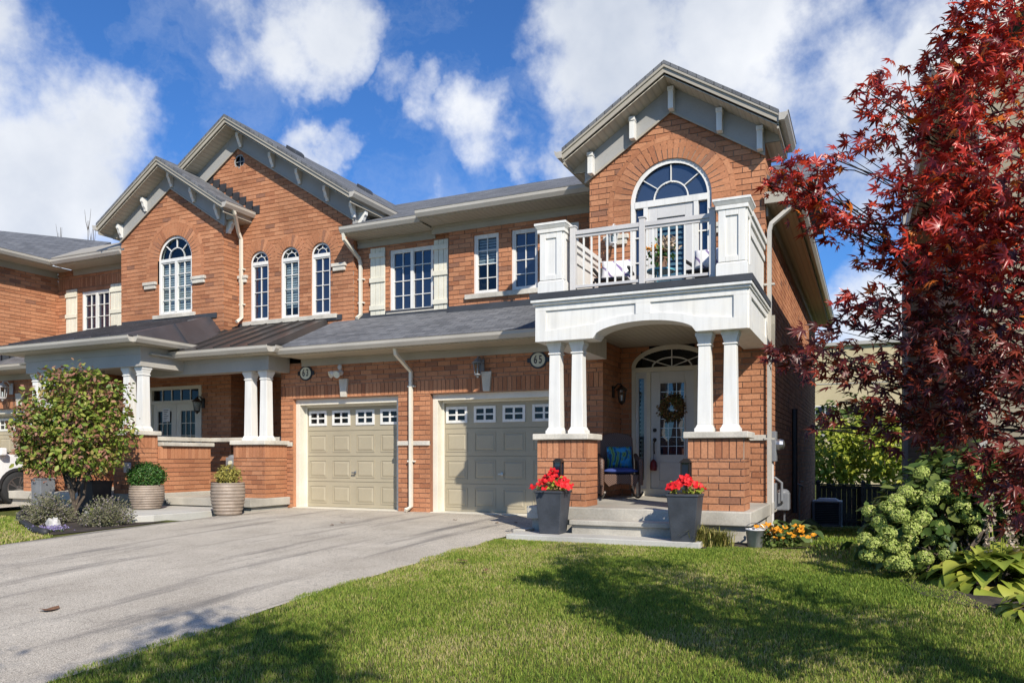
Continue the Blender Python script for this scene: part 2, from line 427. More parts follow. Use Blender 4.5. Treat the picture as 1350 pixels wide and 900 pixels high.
M['lavender']=island('lavender_stem',[(0,(.10,.11,.05)),(.5,(.20,.20,.11)),(.8,(.28,.25,.17)),(1,(.25,.2,.26))],rough=.8,bmp=0,trans=.15,spec=.1)
M['fountain']=island('grass_clump_blade',[(0,(.13,.16,.03)),(.5,(.27,.26,.06)),(1,(.42,.34,.12))],rough=.6,bmp=0,trans=.2,spec=.2)
M['wreath']=island('wreath_leaf',[(0,(.05,.035,.018)),(.35,(.13,.08,.03)),(.6,(.36,.17,.07)),(.8,(.10,.12,.04)),(1,(.16,.18,.06))],rough=.7,bmp=0,trans=.15,spec=.2)
M['dryleaf']=simple('dry_leaf',(.20,.10,.05),.8,.2,30,80,.2)
def wicker():
    m,nt,b=nodes('brown_wicker')
    gq=N(nt,'ShaderNodeTexCoord'); br=N(nt,'ShaderNodeTexChecker'); br.inputs['Scale'].default_value=55
    br.inputs['Color1'].default_value=(.16,.085,.055,1); br.inputs['Color2'].default_value=(.055,.03,.022,1)
    L(nt,gq.outputs['Object'],br.inputs['Vector']); L(nt,br.outputs['Color'],b.inputs['Base Color'])
    b.inputs['Roughness'].default_value=.55; bump(nt,b,br.outputs['Fac'],.6,.006)
    return m
M['wicker']=wicker()
M['navy']=simple('blue_cushion',(.04,.07,.26),.85,.12,6,90,.3)
def tropic():
    m,nt,b=nodes('tropical_print')
    tc=N(nt,'ShaderNodeTexCoord'); w=N(nt,'ShaderNodeTexWave'); w.inputs['Scale'].default_value=3.5; w.inputs['Distortion'].default_value=9; w.inputs['Detail'].default_value=3
    L(nt,tc.outputs['Object'],w.inputs['Vector'])
    n=noise(nt,7,2,vec=tc.outputs['Object'])
    r=ramp(nt,[(0,(.015,.04,.14)),(.35,(.02,.20,.32)),(.55,(.05,.22,.08)),(.8,(.22,.35,.10)),(1,(.05,.12,.06))]); L(nt,w.outputs['Fac'],r.inputs[0])
    c=mixc(nt,r.outputs[0],(.03,.30,.62),mrange(nt,n,.5,.6,0,.8))
    L(nt,c,b.inputs['Base Color']); b.inputs['Roughness'].default_value=.9
    return m
M['tropic']=tropic()
def stripes_cush():
    m,nt,b=nodes('white_cushion_with_purple_strokes')
    tc=N(nt,'ShaderNodeTexCoord'); w=N(nt,'ShaderNodeTexWave'); w.inputs['Scale'].default_value=2.6; w.inputs['Distortion'].default_value=3
    w.bands_direction='DIAGONAL'; L(nt,tc.outputs['Object'],w.inputs['Vector'])
    c=mixc(nt,(.8,.79,.8),(.22,.16,.32),mrange(nt,w.outputs['Fac'],.9,.96,0,1))
    L(nt,c,b.inputs['Base Color']); b.inputs['Roughness'].default_value=.9
    return m
M['cushion']=stripes_cush()
M['aqua']=simple('aqua_paint',(.12,.38,.48),.5,.1,4,30,.05)
M['terra']=simple('brown_pot',(.22,.12,.08),.8,.12,4,30,.1)
M['ribbed']=simple('ribbed_ceramic',(.31,.245,.19),.55,.14,5,40,.15)
M['carpaint']=simple('white_car_paint',(.78,.78,.77),.22,.02,1,30,0)
M['rubber']=simple('tyre_rubber',(.02,.02,.021),.85,.15,5,60,.2)
M['plastic']=simple('black_plastic',(.03,.03,.032),.6,.15,5,60,.1)
M['paper']=simple('paper',(.78,.77,.74),.8,.03,4,30,0)
M['ink']=simple('ink',(.05,.05,.06),.8,.05,4,30,0)
M['redtag']=simple('red_ornament',(.16,.012,.02),.5,.1,9,40,.05)
M['pail']=simple('white_pail',(.62,.62,.62),.5,.1,9,40,.05)
# ------------------------------------------------------------------ brickwork
BH, BW, JT = .0905, .268, .0125
def mapper(ax, plane, out):
    if ax=='y': return lambda u,d,z: (u, plane-out*d, z)
    return lambda u,d,z: (plane-out*d, u, z)
def bbox(mb, mp, u0,u1,d0,d1,z0,z1):
    P=[mp(u0,d0,z0),mp(u1,d0,z0),mp(u1,d1,z0),mp(u0,d1,z0),mp(u0,d0,z1),mp(u1,d0,z1),mp(u1,d1,z1),mp(u0,d1,z1)]
    mb.add(P,[(0,1,5,4),(1,2,6,5),(3,0,4,7),(4,5,6,7),(0,3,2,1)])
class Rect:
    def __init__(s,a,b,c,d): s.a,s.b,s.c,s.d=a,b,c,d; s.zs=[c,d]
    def span(s,za,zb): return (s.a,s.b) if (za<s.d-1e-4 and zb>s.c+1e-4) else None
class Arch:
    """round headed opening: half width hw up to the spring line, ring mid radius rm above it"""
    def __init__(s,xc,hw,zb,zs,rm): s.xc,s.hw,s.zb,s.zsp,s.rm=xc,hw,zb,zs,rm; s.zs=[zb,zs]
    def span(s,za,zb):
        if zb<=s.zb+1e-4: return None
        if za<s.zsp-1e-4: return (s.xc-s.hw,s.xc+s.hw)
        h=zb-s.zsp
        if h>=s.rm: return None
        w=math.sqrt(s.rm**2-h*h)
        return (s.xc-w,s.xc+w)
class Disc:
    def __init__(s,xc,zc,r): s.xc,s.zc,s.r=xc,zc,r; s.zs=[zc]
    def span(s,za,zb):
        h=max(abs(za-s.zc),abs(zb-s.zc))
        if h>=s.r: return None
        w=math.sqrt(s.r**2-h*h); return (s.xc-w,s.xc+w)
def bricks(mb, ax, plane, out, z0, z1, span, holes=(), soldier=(), zoff=0.0):
    """real bricks (material 0) standing 7 mm proud of a mortar bed (material 1)"""
    mp=mapper(ax,plane,out); D=.014
    fn = span if callable(span) else (lambda za,zb: span)
    rows=[]
    zones=sorted([z0,z1]+[q for s in soldier for q in s])
    for za,zb in zip(zones,zones[1:]):
        if zb-za<.005: continue
        if any(abs(za-s[0])<1e-6 and abs(zb-s[1])<1e-6 for s in soldier):
            rows.append((za,zb,'s',0)); continue
        k=math.floor((za-zoff)/BH)
        while zoff+k*BH<zb-1e-4:
            a=max(za,zoff+k*BH); b=min(zb,zoff+(k+1)*BH)
            if b-a>.004: rows.append((a,b,'r',k))
            k+=1
    for a,b,kind,k in rows:
        cuts=sorted(set([a,b]+[z for h in holes for z in h.zs if a+.003<z<b-.003]))
        for za,zb in zip(cuts,cuts[1:]):
            iv=fn(za,zb)
            if iv is None or iv[1]-iv[0]<.01: continue
            ivs=[iv]
            for h in holes:
                s=h.span(za,zb)
                if s is None: continue
                nn=[]
                for p,q in ivs:
                    if s[1]<=p or s[0]>=q: nn.append((p,q)); continue
                    if s[0]>p+.004: nn.append((p,s[0]))
                    if s[1]<q-.004: nn.append((s[1],q))
                ivs=nn
            ztop = zb-JT if zb==b else zb
            for p,q in ivs:
                mb.mat(1); mb.add([mp(p,D,za),mp(q,D,za),mp(q,D,zb),mp(p,D,zb)],[(0,1,2,3)])
                mb.mat(0)
                w = .0895 if kind=='s' else BW
                ph = 0 if kind=='s' else (k%2)*BW/2 + ((k*7)%3)*.004
                i=math.floor((p-ph)/w)
                while ph+i*w<q-.001:
                    u0=max(p,ph+i*w); u1=min(q,ph+(i+1)*w-JT)
                    if u1-u0>.012 and ztop-za>.006:
                        e=random.uniform(-.0012,.0012)
                        bbox(mb,mp,u0,u1,e,D+.004,za,ztop)
                    i+=1
def ring(mb, xc, zs, ri, ro, Y, n, a0=0.0, a1=PI, proud=.004, deep=.1, rim=0):
    """brick arch: wedge bricks standing round an opening in a wall facing -Y"""
    def seg(r0,r1,t0,t1,y0,y1):
        P=[]
        for y in (y0,y1):
            for r,t in ((r0,t0),(r1,t0),(r1,t1),(r0,t1)):
                P.append((xc+r*math.cos(t),y,zs+r*math.sin(t)))
        mb.add(P,[(0,1,2,3),(4,7,6,5),(0,4,5,1),(1,5,6,2),(2,6,7,3),(3,7,4,0)])
    def band(r0,r1,n,py):
        gap=JT*.62/((r0+r1)/2)
        mb.mat(0)
        for i in range(n):
            t0=a0+(a1-a0)*i/n+gap; t1=a0+(a1-a0)*(i+1)/n-gap
            seg(r0,r1,t0,t1,Y-py+random.uniform(-.001,.001),Y+deep)
    rr = ro-rim if rim else ro
    band(ri,rr,n,proud)
    if rim: band(rr+.009,ro,max(4,int(round((a1-a0)*ro/BW))),proud)
    mb.mat(1)
    m=48
    for i in range(m):
        t0=a0+(a1-a0)*i/m; t1=a0+(a1-a0)*(i+1)/m
        P=[(xc+r*math.cos(t),Y-proud+.010,zs+r*math.sin(t)) for r,t in ((ri+.001,t0),(ro,t0),(ro,t1),(ri+.001,t1))]
        mb.add(P,[(0,1,2,3)])
def reveals(mb, x0,x1,z0,z1,Y,deep=.1,top=True,t=.07):
    mb.mat(0); y0,y1=Y+.0145,Y+deep
    mb.box(x0-t,x0,y0,y1,z0,z1); mb.box(x1,x1+t,y0,y1,z0,z1)
    if top: mb.box(x0-t,x1+t,y0,y1,z1,z1+t)
BR=['brick','mortar']
def brickmats(): return [M['brick'],M['mortar']]

# ------------------------------------------------------------------ windows and trim
def half_ring(mb, xc, zs, ri, ro, y0, y1, n=28, a0=0, a1=PI):
    for i in range(n):
        t0=a0+(a1-a0)*i/n; t1=a0+(a1-a0)*(i+1)/n
        P=[]
        for y in (y0,y1):
            for r,t in ((ri,t0),(ro,t0),(ro,t1),(ri,t1)): P.append((xc+r*math.cos(t),y,zs+r*math.sin(t)))
        mb.add(P,[(0,1,2,3),(4,7,6,5),(0,4,5,1),(2,6,7,3)])
def bar(mb, xa,za,xb,zb,w,y0,y1):
    d=Vector((xb-xa,0,zb-za)); n=Vector((-d.z,0,d.x)).normalized()*w/2
    A=Vector((xa,0,za));B=Vector((xb,0,zb))
    pts=[A-n,B-n,B+n,A+n]
    mb.xz([(p.x,p.z) for p in pts],y0,y1)
def window(root,x0,x1,z0,z1,Y,cols=2,rows=4,sash=1,arch=False,trans=None,rec=.05,blind=0,fan=True,frame='white',fw=.055,muntin=.015,label=None,sill=None,rows_per=None,glass=None):
    """x0..x1, z0..z1 is the opening; arch: z1 is the spring line of the round head"""
    f=MB(); y0,y1=Y+rec,Y+rec+.07
    hw=(x1-x0)/2; xc=(x0+x1)/2
    f.box(x0-.01,x0+fw,y0,y1,z0,z1); f.box(x1-fw,x1+.01,y0,y1,z0,z1)
    f.box(x0+fw,x1-fw,y0+.002,y1,z0,z0+fw)
    top=z1
    if arch:
        half_ring(f,xc,z1,hw-fw,hw+.012,y0,y1)
        f.box(x0+fw,x1-fw,y0-.006,y1-.004,z1-.045,z1+.03)
        top=z1-.045
        if fan:
            ri=hw*.45
            half_ring(f,xc,z1+.03,ri-muntin/2,ri+muntin/2,y0+.022,y1-.02,20)
            for a in (45,90,135):
                a=R(a); bar(f,xc+ri*math.cos(a),z1+.03+ri*math.sin(a),xc+(hw-fw)*math.cos(a),z1+.0+(hw-fw)*math.sin(a),muntin,y0+.023,y1-.021)
    else:
        f.box(x0+fw,x1-fw,y0+.002,y1,z1-fw,z1+.01); top=z1-fw
    zb=z0+fw
    sw=(x1-x0-2*fw)/sash
    for s in range(sash):
        a=x0+fw+s*sw; b=a+sw
        if s>0: f.box(a-.035,a+.035,y0-.004,y1-.003,zb,top)
        if sash>1 or True:
            e=.028
            f.box(a,a+e,y0+.012,y1-.01,zb,top); f.box(b-e,b,y0+.012,y1-.01,zb,top)
            f.box(a+e,b-e,y0+.013,y1-.01,zb,zb+e); f.box(a+e,b-e,y0+.013,y1-.01,top-e,top)
        for c in range(1,cols):
            u=a+sw*c/cols; f.box(u-muntin/2,u+muntin/2,y0+.024,y1-.022,zb,top)
        for r in range(1,rows):
            z=zb+(top-zb)*r/rows; f.box(a,b,y0+.025,y1-.023,z-muntin/2,z+muntin/2)
    w=f.build('window',M[frame],root)
    if label: w['label']=label
    p=MB(); yg=y0+.05
    if arch:
        pts=[(x0+.02,z0+.02),(x1-.02,z0+.02)]+[(xc+(hw-.02)*math.cos(PI*i/20),z1+(hw-.02)*math.sin(PI*i/20)) for i in range(21)]
        p.xz(pts,yg,yg+.008)
    else: p.box(x0+.02,x1-.02,yg,yg+.008,z0+.02,z1-.02)
    p.build('pane',M[glass or ('glass_clear' if blind else 'glass')],w)
    if blind:
        bl=MB(); n=int((top-zb)*blind/.055)
        for i in range(n):
            z=top-.03-i*.055
            bl.box(x0+.06,x1-.06,yg+.05,yg+.075,z-.045,z-.008)
        bl.build('blind',M['blind'],w)
        bk=MB(); zt = z1+(hw if arch else 0)
        bk.box(x0-.03,x1+.03,yg+.35,yg+.36,z0-.03,zt+.03); bk.box(x0-.04,x0-.03,yg+.02,yg+.35,z0,zt); bk.box(x1+.03,x1+.04,yg+.02,yg+.35,z0,zt)
        bk.build('dark_room_panel',M['dark'],w)
    if sill:
        s=MB(); s.box(x0-sill,x1+sill,Y-.055,Y+.09,z0-.09,z0)
        s.build('sill',M['stone'],w,bevel=.008)
    return w
def shutter(root,x0,x1,z0,z1,Y):
    s=MB(); n=3; w=(x1-x0)/n
    for i in range(n): s.box(x0+i*w+.004,x0+(i+1)*w-.004,Y-.035,Y-.008,z0,z1)
    for q in (.1,.5,.86):
        z=z0+(z1-z0)*q
        s.box(x0-.008,x1+.008,Y-.062,Y-.036,z,z+.1)
    return s.build('shutter',M['shutter'],root,bevel=.005)
def gutter_run(root,pts,mat='gutter'):
    """eave gutter profile swept along straight runs: pts of (x,y,z of lip top, outward dx, dy)"""
    for (a,b,o) in pts:
        g_=MB(); ox,oy=o
        prof=[(0,-.125),(.075,-.125),(.12,-.06),(.125,-.01),(.135,0),(.115,0),(.11,-.02),(0,-.02)]
        A=Vector(a);B=Vector(b)
        g_.prism([(A.x+ox*p,A.y+oy*p,A.z+q) for p,q in prof],B-A)
        g_.build('gutter',M[mat],root)
def eave_front(root,x0,x1,ywall,ylip,ztop,frieze=.2,sof='soffit',mitre_l=0,mitre_r=0):
    """horizontal eave over a wall facing the street: gutter, soffit and frieze board"""
    yf=ylip+.13
    zb=ztop-.12
    s=MB(); s.box(x0,x1,yf-.001,ywall-.002,zb-.02,zb); s.build('soffit',M[sof],root)
    fa=MB(); fa.box(x0,x1,yf,yf+.025,zb,ztop+.0); fa.build('fascia',M['beige'],root)
    gutter_run(root,[((x0,yf-.001,ztop),(x1,yf-.001,ztop),(0,-1))])
    if frieze:
        f=MB(); f.box(x0,x1,ywall-.03,ywall+.01,zb-.02-frieze,zb-.021); f.box(x0,x1,ywall-.045,ywall-.031,zb-.075,zb-.022)
        f.build('frieze_board',M['beige'],root)
def slab(root,name,P,t,mat):
    """roof plane through polygon P, thickness t downwards"""
    mb=MB(); mb.prism([(p[0],p[1],p[2]-t) for p in P],(0,0,t))
    return mb.build(name,M[mat],root)
def corbel(root,x,yw,z,rake=None,w=.1,h=.34,d=.26):
    mb=MB()
    prof=[(0,0),(-d,0),(-d,-.09),(-d*.78,-.13),(-d*.62,-.2),(-d*.36,-.25),(-d*.28,-h),(0,-h)]
    mb.yz([(yw+p,z+q) for p,q in prof],x-w/2,x+w/2)
    return mb.build('bracket',M['white'],root,bevel=.006)
def corbel_x(root,xw,y,z,w=.1,h=.34,d=.26):
    mb=MB()
    prof=[(0,0),(d,0),(d,-.09),(d*.78,-.13),(d*.62,-.2),(d*.36,-.25),(d*.28,-h),(0,-h)]
    mb.prism([(xw+p,y-w/2,z+q) for p,q in prof],(0,w,0))
    return mb.build('bracket',M['white'],root,bevel=.006)
def gable_roof(root,xc,hw,zt,p,yf,yw,yb,wall_hw,brackets,square=False):
    """front gable: ridge top zt at xc, falls at slope p to half width hw; wall face at yw"""
    for s in (-1,1):
        ze=zt-hw*p
        slab(root,'roof',[(xc,yf,zt),(xc+s*hw,yf,ze),(xc+s*hw,yb,ze),(xc,yb,zt)] ,.055,'shingle_side')
        # barge board
        b=MB(); b.xz([(xc,zt-.055),(xc+s*hw,ze-.055),(xc+s*hw,ze-.175),(xc,zt-.175)],yf+.03,yf+.06); 
        b.xz([(xc,zt-.052),(xc+s*(hw+.02),ze-.055),(xc+s*(hw+.02),ze-.10),(xc,zt-.098)],yf+.005,yf+.029)
        b.build('barge_board',M['beige'],root)
        so=MB(); so.xz([(xc,zt-.2),(xc+s*hw,ze-.2),(xc+s*hw,ze-.215),(xc,zt-.215)],yf+.061,yw-.001); so.build('soffit',M['soffit'],root)
        fr=MB(); fr.xz([(xc,zt-.216),(xc+s*(wall_hw+.02),zt-.216-(wall_hw+.02)*p),(xc+s*(wall_hw+.02),zt-.60-(wall_hw+.02)*p),(xc,zt-.60)],yw-.035,yw+.02)
        fr.build('frieze_board',M['grey_trim'],root)
        ed=MB(); ed.xz([(xc,zt-.585),(xc+s*(wall_hw+.02),zt-.585-(wall_hw+.02)*p),(xc+s*(wall_hw+.02),zt-.625-(wall_hw+.02)*p),(xc,zt-.625)],yw-.05,yw-.036)
        ed.build('frieze_moulding',M['beige'],root)
        # side eave: fascia, gutter
        fa=MB(); fa.box(xc+s*(hw-.03),xc+s*hw,yf+.061,yb,ze-.25,ze-.052); fa.build('fascia',M['beige'],root)
        gutter_run(root,[((xc+s*hw+s*.001,yf+.0,ze-.03),(xc+s*hw+s*.001,yb,ze-.03),(s,0))])
        so2=MB(); so2.box(xc+s*(wall_hw),xc+s*(hw-.031),yw+.0,yb,ze-.27,ze-.251); so2.build('soffit',M['soffit'],root)
    for s in (-1,1):
        ze=zt-hw*p; q=MB(); q.xz([(xc+s*(wall_hw-.03),ze-.27),(xc+s*(hw-.031),ze-.27),(xc+s*(hw-.031),ze-.18),(xc+s*(wall_hw-.03),zt-.2-wall_hw*p+.05)],yw-.003,yw+.02); q.build('soffit_end',M['beige'],root)
    for bx in brackets:
        z=zt-.218-abs(bx-xc)*p-.06*p
        if square:
            mb=MB(); mb.box(bx-.042,bx+.042,yw-.17,yw-.036,z-.34,z+.0); mb.box(bx-.05,bx+.05,yw-.185,yw-.036,z-.06,z+.004)
            mb.build('bracket',M['white'],root,bevel=.006)
        else: corbel(root,bx,yw-.036,z+.0,w=.075,h=.30,d=.15)
def downspout(root,pts,r=.042,mat='cream',clips=()):
    mb=MB(); mb.tube(pts,r,4)
    for (x,y,z) in clips: mb.box(x-.075,x+.075,y-.01,y+.06,z-.015,z+.015)
    return mb.build('downspout',M[mat],root)
def column(root,x,y,z0,z1,w=.2):
    c=MB()
    c.frustum(x,y,z0,z0+.05,w+.075,w+.075); c.frustum(x,y,z0+.05,z0+.10,w+.06,w+.012)
    c.frustum(x,y,z0+.10,z1-.17,w+.01,w-.015)
    c.frustum(x,y,z1-.17,z1-.15,w+.015,w+.015); c.frustum(x,y,z1-.15,z1-.05,w-.015,w+.04); c.frustum(x,y,z1-.05,z1,w+.055,w+.055)
    return c.build('porch_column',M['white'],root,bevel=.004)
def pedestal(root,x0,x1,y0,y1,z0,z1,cap=True,faces='fs'):
    b=MB(); sol=[(z1-.257,z1)]
    bricks(b,'y',y0,-1,z0,z1,(x0,x1),soldier=sol,zoff=z0)
    bricks(b,'x',x1,1,z0,z1,(y0+.0145,y1),soldier=sol,zoff=z0)
    bricks(b,'x',x0,-1,z0,z1,(y0+.0145,y1),soldier=sol,zoff=z0)
    bricks(b,'y',y1,1,z0,z1,(x0+.0145,x1-.0075),soldier=sol,zoff=z0)
    p=b.build('pedestal',brickmats(),root)
    if cap:
        c=MB(); c.box(x0-.055,x1+.055,y0-.055,y1+.055,z1+.001,z1+.085)
        c.build('cap_stone',M['stone'],p,bevel=.012)
    return p
def garage_door(root,x0,x1,z0,z1,Yw,rec):
    """sectional door of raised panels with a row of small windows on top"""
    tr=MB(); yi=Yw+rec
    yq=Yw+.10
    tr.box(x0+.001,x0+.10,yq,yi+.03,z0,z1-.001); tr.box(x1-.10,x1-.001,yq,yi+.03,z0,z1-.001); tr.box(x0+.10,x1-.10,yq+.002,yi+.03,z1-.12,z1-.001)
    tr.box(x0+.1,x0+.14,yi-.05,yi-.005,z0,z1-.12); tr.box(x1-.14,x1-.1,yi-.05,yi-.005,z0,z1-.12); tr.box(x0+.14,x1-.14,yi-.05,yi-.005,z1-.16,z1-.12)
    tr.build('door_frame',M['cream'],root,bevel=.005)
    a,b=x0+.10,x1-.10; zt=z1-.12; n=4; sec=(zt-z0-.02)/n; W=(b-a)/4
    d=MB(); 
    d.box(a,b,yi+.02,yi+.05,z0+.01,zt)
    for k in range(n):
        za=z0+.02+k*sec; zb=za+sec-.008
        d.box(a,b,yi,yi+.019,za,zb)
        if k==n-1: continue
        for c in range(4):
            u0=a+c*W+.075; u1=a+(c+1)*W-.075; v0=za+.075; v1=zb-.075
            # groove frame and raised field
            for (p0,p1,q0,q1) in ((u0,u1,v0,v0+.018),(u0,u1,v1-.018,v1),(u0,u0+.018,v0+.018,v1-.018),(u1-.018,u1,v0+.018,v1-.018)):
                d.box(p0,p1,yi-.010,yi-.0005,q0,q1)
            e=.045
            P=[(u0+.03,yi-.001,v0+.03),(u1-.03,yi-.001,v0+.03),(u1-.03,yi-.001,v1-.03),(u0+.03,yi-.001,v1-.03),
               (u0+.03+.03,yi-.013,v0+.06),(u1-.06,yi-.013,v0+.06),(u1-.06,yi-.013,v1-.06),(u0+.06,yi-.013,v1-.06)]
            d.add(P,[(4,5,6,7),(0,1,5,4),(1,2,6,5),(2,3,7,6),(3,0,4,7)])
    door=d.build('garage_door',M['tan'],root)
    za=z0+.02+3*sec
    for c in range(4):
        u0=a+c*W+.07; u1=a+(c+1)*W-.07; v0=za+.10; v1=za+sec-.11
        w=MB()
        w.box(u0,u1,yi-.018,yi-.001,v0,v0+.05); w.box(u0,u1,yi-.018,yi-.001,v1-.05,v1)
        w.box(u0,u0+.05,yi-.018,yi-.001,v0+.05,v1-.05); w.box(u1-.05,u1,yi-.018,yi-.001,v0+.05,v1-.05)
        um=(u0+u1)/2; vm=(v0+v1)/2
        w.box(um-.02,um+.02,yi-.017,yi-.001,v0+.05,v1-.05); w.box(u0+.05,u1-.05,yi-.016,yi-.0012,vm-.014,vm+.014)
        w.mat(1); w.box(u0+.03,u1-.03,yi-.006,yi-.0004,v0+.03,v1-.03)
        w.build('door_window',[M['white'],M['glass_dark']],door)
    h=MB(); hx=(a+b)/2+.05; hz=z0+.02+1.35*sec
    h.lathe([(.03,0),(.03,-.01),(.012,-.012),(.012,-.05)],(hx,yi,hz),12,'y'); h.box(hx-.05,hx+.05,yi-.065,yi-.05,hz-.012,hz+.012)
    h.build('handle',M['steel'],door)
    th=MB(); th.box(x0+.02,x1-.02,Yw-.03,yi+.04,z0-.02,z0+.012); th.build('door_sill',M['cream'],root)
    return door
def keystone(root,x,z0,z1,Y,w0=.13,w1=.2):
    k=MB(); k.xz([(x-w0/2,z0),(x+w0/2,z0),(x+w1/2,z1),(x-w1/2,z1)],Y-.05,Y+.02)
    return k.build('keystone',M['stone'],root,bevel=.008)
def stone_block(root,x0,x1,z0,z1,Y,out=.07,name='stone_block'):
    k=MB(); h=z1-z0
    k.box(x0+.03,x1-.03,Y-out*.7,Y+.02,z0,z0+h*.55); k.box(x0,x1,Y-out,Y+.02,z0+h*.55,z1)
    return k.build(name,M['stone'],root,bevel=.008)
def band(root,x0,x1,z,Y):
    k=MB(); k.box(x0,x1,Y-.04,Y+.02,z-.085,z); return k.build('stone_band',M['stone'],root,bevel=.008)
def metal_roof(root,P_eave_l,P_eave_r,P_top_l,P_top_r,mat='metalroof',seams=8,t=.04,sr=.018,sh=.035):
    a,b,c,d=map(Vector,(P_eave_l,P_eave_r,P_top_r,P_top_l))
    mb=MB(); P=[a,b,c,d] if (c-d).length>.01 else [a,b,c]
    mb.prism([(p.x,p.y,p.z-t) for p in P],(0,0,t))
    n=(b-a).cross(c-a).normalized()
    if n.z<0: n=-n
    ed=(b-a).normalized()
    # seams perpendicular to the eave
    up=n.cross(ed); 
    if up.z<0: up=-up
    L_=(b-a).length
    def clip(q):
        # length along 'up' until leaving the polygon
        best=0; h=0
        while h<6:
            p=q+up*h
            inside=True
            for i in range(len(P)):
                e0=P[i]; e1=P[(i+1)%len(P)]
                if (e1-e0).cross(p-e0).dot((P[1]-P[0]).cross(P[2]-P[0]))<-1e-4: inside=False
            if not inside: break
            best=h; h+=.03
        return best
    for i in range(seams+1):
        q=a+(b-a)*((i+.02)/(seams+.04)); h=clip(q+up*.001)
        if h<.1: continue
        p=q+up*h; w=ed*sr/2
        mb.prism([q-w,q+w,q+w+n*sh,q-w+n*sh],p-q)
    return mb.build('porch_roof',M[mat],root)
# ================================================================== TOWNHOUSE 65 (right)
YG=12.4      # garage wall face
YF=12.1      # gable wall face
YP=13.45     # wall with narrow windows
YS=13.60     # wall with shuttered window
XR=-1.41     # right side wall
XL=-4.18     # gable wall left edge
h65=thing('townhouse','brick end townhouse at the right with white balcony over its porch','townhouse',(-4.4,12.4,0))
b=MB()
bricks(b,'y',YG,-1,.0,2.93,(-7.76,-4.05),holes=[Rect(-7.41,-4.85,-.1,2.2)],soldier=[(2.21,2.467)])
reveals(b,-7.41,-4.85,-.02,2.2,YG,.33)
b.build('wall',brickmats(),h65)
# recess of the entry
b=MB(); bricks(b,'x',-4.05,1,.30,3.1,(YG+.0145,13.42)); b.build('wall',brickmats(),h65)
b=MB(); bricks(b,'y',13.42,-1,.30,3.25,(-4.05,-2.33),holes=[Rect(-3.83,-2.43,.3,2.60),Arch(-3.13,.70,.3,2.60,.001)]) if False else None
b=MB()
class Seg:   # flat segmental head
    zs=[2.6]
    def span(s,za,zb):
        if za<2.6-1e-4: return (-3.84,-2.42)
        h=zb-2.6; k=1-(h/.47)**2
        if k<=0: return None
        w=.71*math.sqrt(k); return (-3.13-w,-3.13+w)
bricks(b,'y',13.42,-1,.30,3.25,(-4.05,-2.31),holes=[Seg()]); b.build('wall',brickmats(),h65)
b=MB(); bricks(b,'x',-2.31,-1,.30,3.1,(YF+.0145,13.42)); b.build('wall',brickmats(),h65)
# front wall right of the entry and the gable wall above
zg=lambda x: 6.72-abs(x+2.795)*.64
def span_g(za,zb):
    h=(6.72+.10-zb)/.64
    if h<=.02: return None
    return (max(XL,-2.795-h),min(XR,-2.795+h))
b=MB()
bricks(b,'y',YF,-1,-.1,3.1,(-2.31,XR))
AX=-2.845; AR=.645; ASP=5.09
bricks(b,'y',YF,-1,3.1,6.8,span_g,holes=[Arch(AX,AR,3.2,ASP,AR+.2)])
reveals(b,AX-AR,AX+AR,3.25,ASP,YF,.1,top=False)
b.build('wall',brickmats(),h65)
b=MB(); ring(b,AX,ASP,AR,AR+.37,YF,27,rim=.085)
for s in (-1,1):     # legs of the arch
    k=0; z=ASP
    u0=AX+s*AR; 
    while z>4.62:
        zb=z-BH
        a_,c_=(u0,u0+s*.275)
        b.mat(0); b.box(min(a_,c_),max(a_,c_),YF-.004,YF+.05,zb+JT,z); 
        e0,e1=sorted((u0+s*.285,u0+s*.37)); b.box(e0,e1,YF-.004,YF+.05,zb+JT,z)
        b.mat(1); b.box(min(u0,u0+s*.37),max(u0,u0+s*.37),YF+.003,YF+.04,zb,z)
        z=zb
b.build('brick_arch',brickmats(),h65)
for s in (-1,1):
    x0,x1=sorted((AX+s*(AR+.02),AX+s*(AR+.44))); stone_block(h65,x0,x1,4.46,4.62,YF)
# side wall
b=MB(); bricks(b,'x',XR,1,-1.3,4.95,(YF+.0145,24.0)); bricks(b,'x',XR,1,4.95,5.75,(YF+.0145,12.9)); b.build('wall',brickmats(),h65)
b=MB(); b.box(XR-.02,XR+.03,YF+.1,24.0,-1.35,-.25-.0); b.build('foundation',M['concrete'],h65) if False else None
band(h65,-2.31,XR+.03,1.36,YF)
# upper wall with three narrow windows
b=MB(); WN=[(-7.05,-6.50),(-6.23,-5.68),(-5.41,-4.86)]
bricks(b,'y',YP,-1,3.6,5.60,(-7.60,-4.0),holes=[Rect(a,c,4.22,5.38) for a,c in WN],soldier=[(5.32+.001,5.58)] if False else [])
for a,c in WN: reveals(b,a,c,4.22,5.38,YP,.1)
bricks(b,'x',-7.60,-1,3.6,5.6,(YP+.0145,YS))
b.build('wall',brickmats(),h65)
for i,(a,c) in enumerate(WN): window(h65,a,c,4.22,5.38,YP,2,4,1,rec=.04,blind=.5 if i==0 else 0,fw=.045)
s=MB(); s.box(-7.22,-4.7,YP-.06,YP+.08,4.12,4.215); s.build('sill',M['stone'],h65,bevel=.008)
